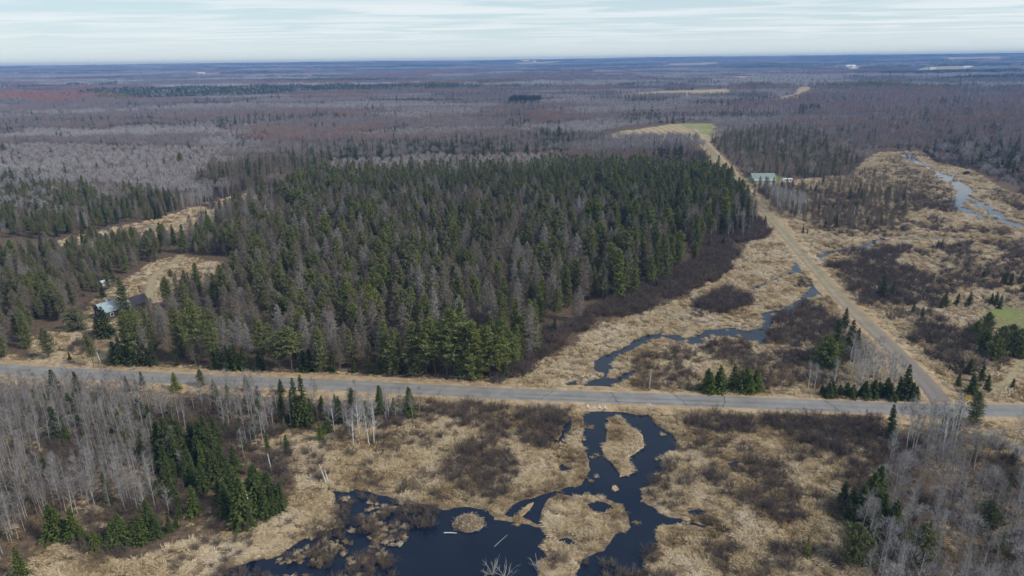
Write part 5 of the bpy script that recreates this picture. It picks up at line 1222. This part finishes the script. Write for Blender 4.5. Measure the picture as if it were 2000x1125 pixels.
log(1787, 543, 4.0, 2.0, 1.2, .16, M['birchbark'], 'white fallen trunk in the scrub right of the gravel road', z=.8)
log(1830, 606, 4, -1.0, .3, .16, M['birchbark'], 'pale fallen trunk lying above the green field spruces', z=.4)
log(497, 1022, -1.0, .6, 6.8, .13, M['birchbark'], 'white leaning dead trunk among spruces left of the marsh', 'dead_snag', 0)
log(531, 922, -.5, .3, 4.2, .11, M['birchbark'], 'white standing dead trunk near two small marsh spruces', 'dead_snag', 0)
log(638, 946, -1.1, .2, 4.6, .10, M['birchbark'], 'left white snag of the pair at the pond tip', 'dead_snag', 0)
log(642, 944, -.7, .5, 3.0, .09, M['birchbark'], 'right white snag of the pair at the pond tip', 'dead_snag', 0)
log(198, 711, -.8, 0, 4.8, .12, M['birchbark'], 'white bare trunk beside the farmhouse driveway', 'dead_snag', 0)
log(1665, 437, .2, 0, 9.0, .15, M['birchbark'], 'white bare trunk right of the pale grove in the far marsh', 'dead_snag', 0)
def dead_bush(px, py, H, n, lb, seed, mat):
    r = np.random.default_rng(seed); x, y = gp(px, py); tris = []
    for k in range(n):
        a = r.uniform(0, 6.283); t = r.uniform(.25, 1.2); L = H * r.uniform(.55, 1.1); d = np.array([math.cos(a) * math.sin(t), math.sin(a) * math.sin(t), math.cos(t)]) * L
        b = r.normal(0, .15, 3) * [1, 1, 0]; m = b + d * .5 + r.normal(0, .12, 3)
        tris.append(tube([b, m, b + d], [.055, .04, .008], 4))
        for j in range(4):
            f = r.uniform(.35, .9); s = b + (m - b) * min(1, f * 2) + (b + d - m) * max(0, f * 2 - 1); e = unit(d + r.normal(0, .5 * L, 3)) * r.uniform(.4, 1.1); tris.append(tube([s, s + e], [.028, .006], 3))
    o = link('dead_bush', tri_mesh('dead_bush', (np.concatenate(tris), mat))); o.location = (x, y, 0); tag(o, lb, 'shrub')
dead_bush(962, 1122, 2.7, 16, 'pale dead bush sticking out of the pond at the bottom edge', 3, M['wood'])
dead_bush(988, 1128, 3.0, 9, 'spreading dead branches right of the pale dead bush in the pond', 4, M['wood'])
dead_bush(1052, 1112, 2.4, 12, 'dead bush on the right shore of the pond at bottom', 6, M['wood'])
dead_bush(1716, 572, 4.6, 8, 'pale dead tree skeleton in the dark thicket right of gravel road', 8, M['birchbark'])
dead_bush(1651, 668, 6.5, 14, 'pale spreading bare tree beside the gravel road bend', 9, M['birchbark'])
x, y = gp(1888, 340); rm_ = link('root_mound', None); rm_.location = (x, y, 0); tag(rm_, 'dark upturned root mound beside the far right river', 'root mound')
bm_obj('mound', lambda b: mound(b, 3.0, 2.3), flat_mat('wet_peat', (.018, .015, .013), .3, 2), rm_)
p, d, w = sticks(r, 46, 3.6, 1.4, 1.2, 3.2, .16); st = link('roots', tri_mesh('roots', (slivers(p + [1.6, .3, .2], d, w, r), M['wood'])), rm_); st['kind'] = 'stuff'

# ------------------------------------------------------------------ the air
_xx, _yy = np.meshgrid(np.linspace(-11400, 11400, 300), np.linspace(0, 11400, 200)); HAZE_TOP = max(100.0, float(height(_xx.ravel(), _yy.ravel()).max()) + 24)
print('haze top', HAZE_TOP, 'lowest', float(height(_xx.ravel(), _yy.ravel()).min()))
def haze():
    me = bpy.data.meshes.new('haze'); bm = bmesh.new(); box(bm, -11700, 11700, -600, 11800, -14, HAZE_TOP); bmesh.ops.recalc_face_normals(bm, faces=bm.faces); bm.to_mesh(me); bm.free()
    m = bpy.data.materials.new('pale_air'); m.use_nodes = True; nt = m.node_tree; nt.nodes.clear()
    out = nt.nodes.new('ShaderNodeOutputMaterial'); v = nt.nodes.new('ShaderNodeVolumePrincipled')
    v.inputs['Density'].default_value = 1.35e-4; v.inputs['Color'].default_value = (.17, .42, 1.0, 1); v.inputs['Absorption Color'].default_value = (.25, .25, .25, 1); v.inputs['Anisotropy'].default_value = 0.0
    nt.links.new(v.outputs[0], out.inputs['Volume']); me.materials.append(m)
    tag(link('haze', me), kind='stuff')
haze()
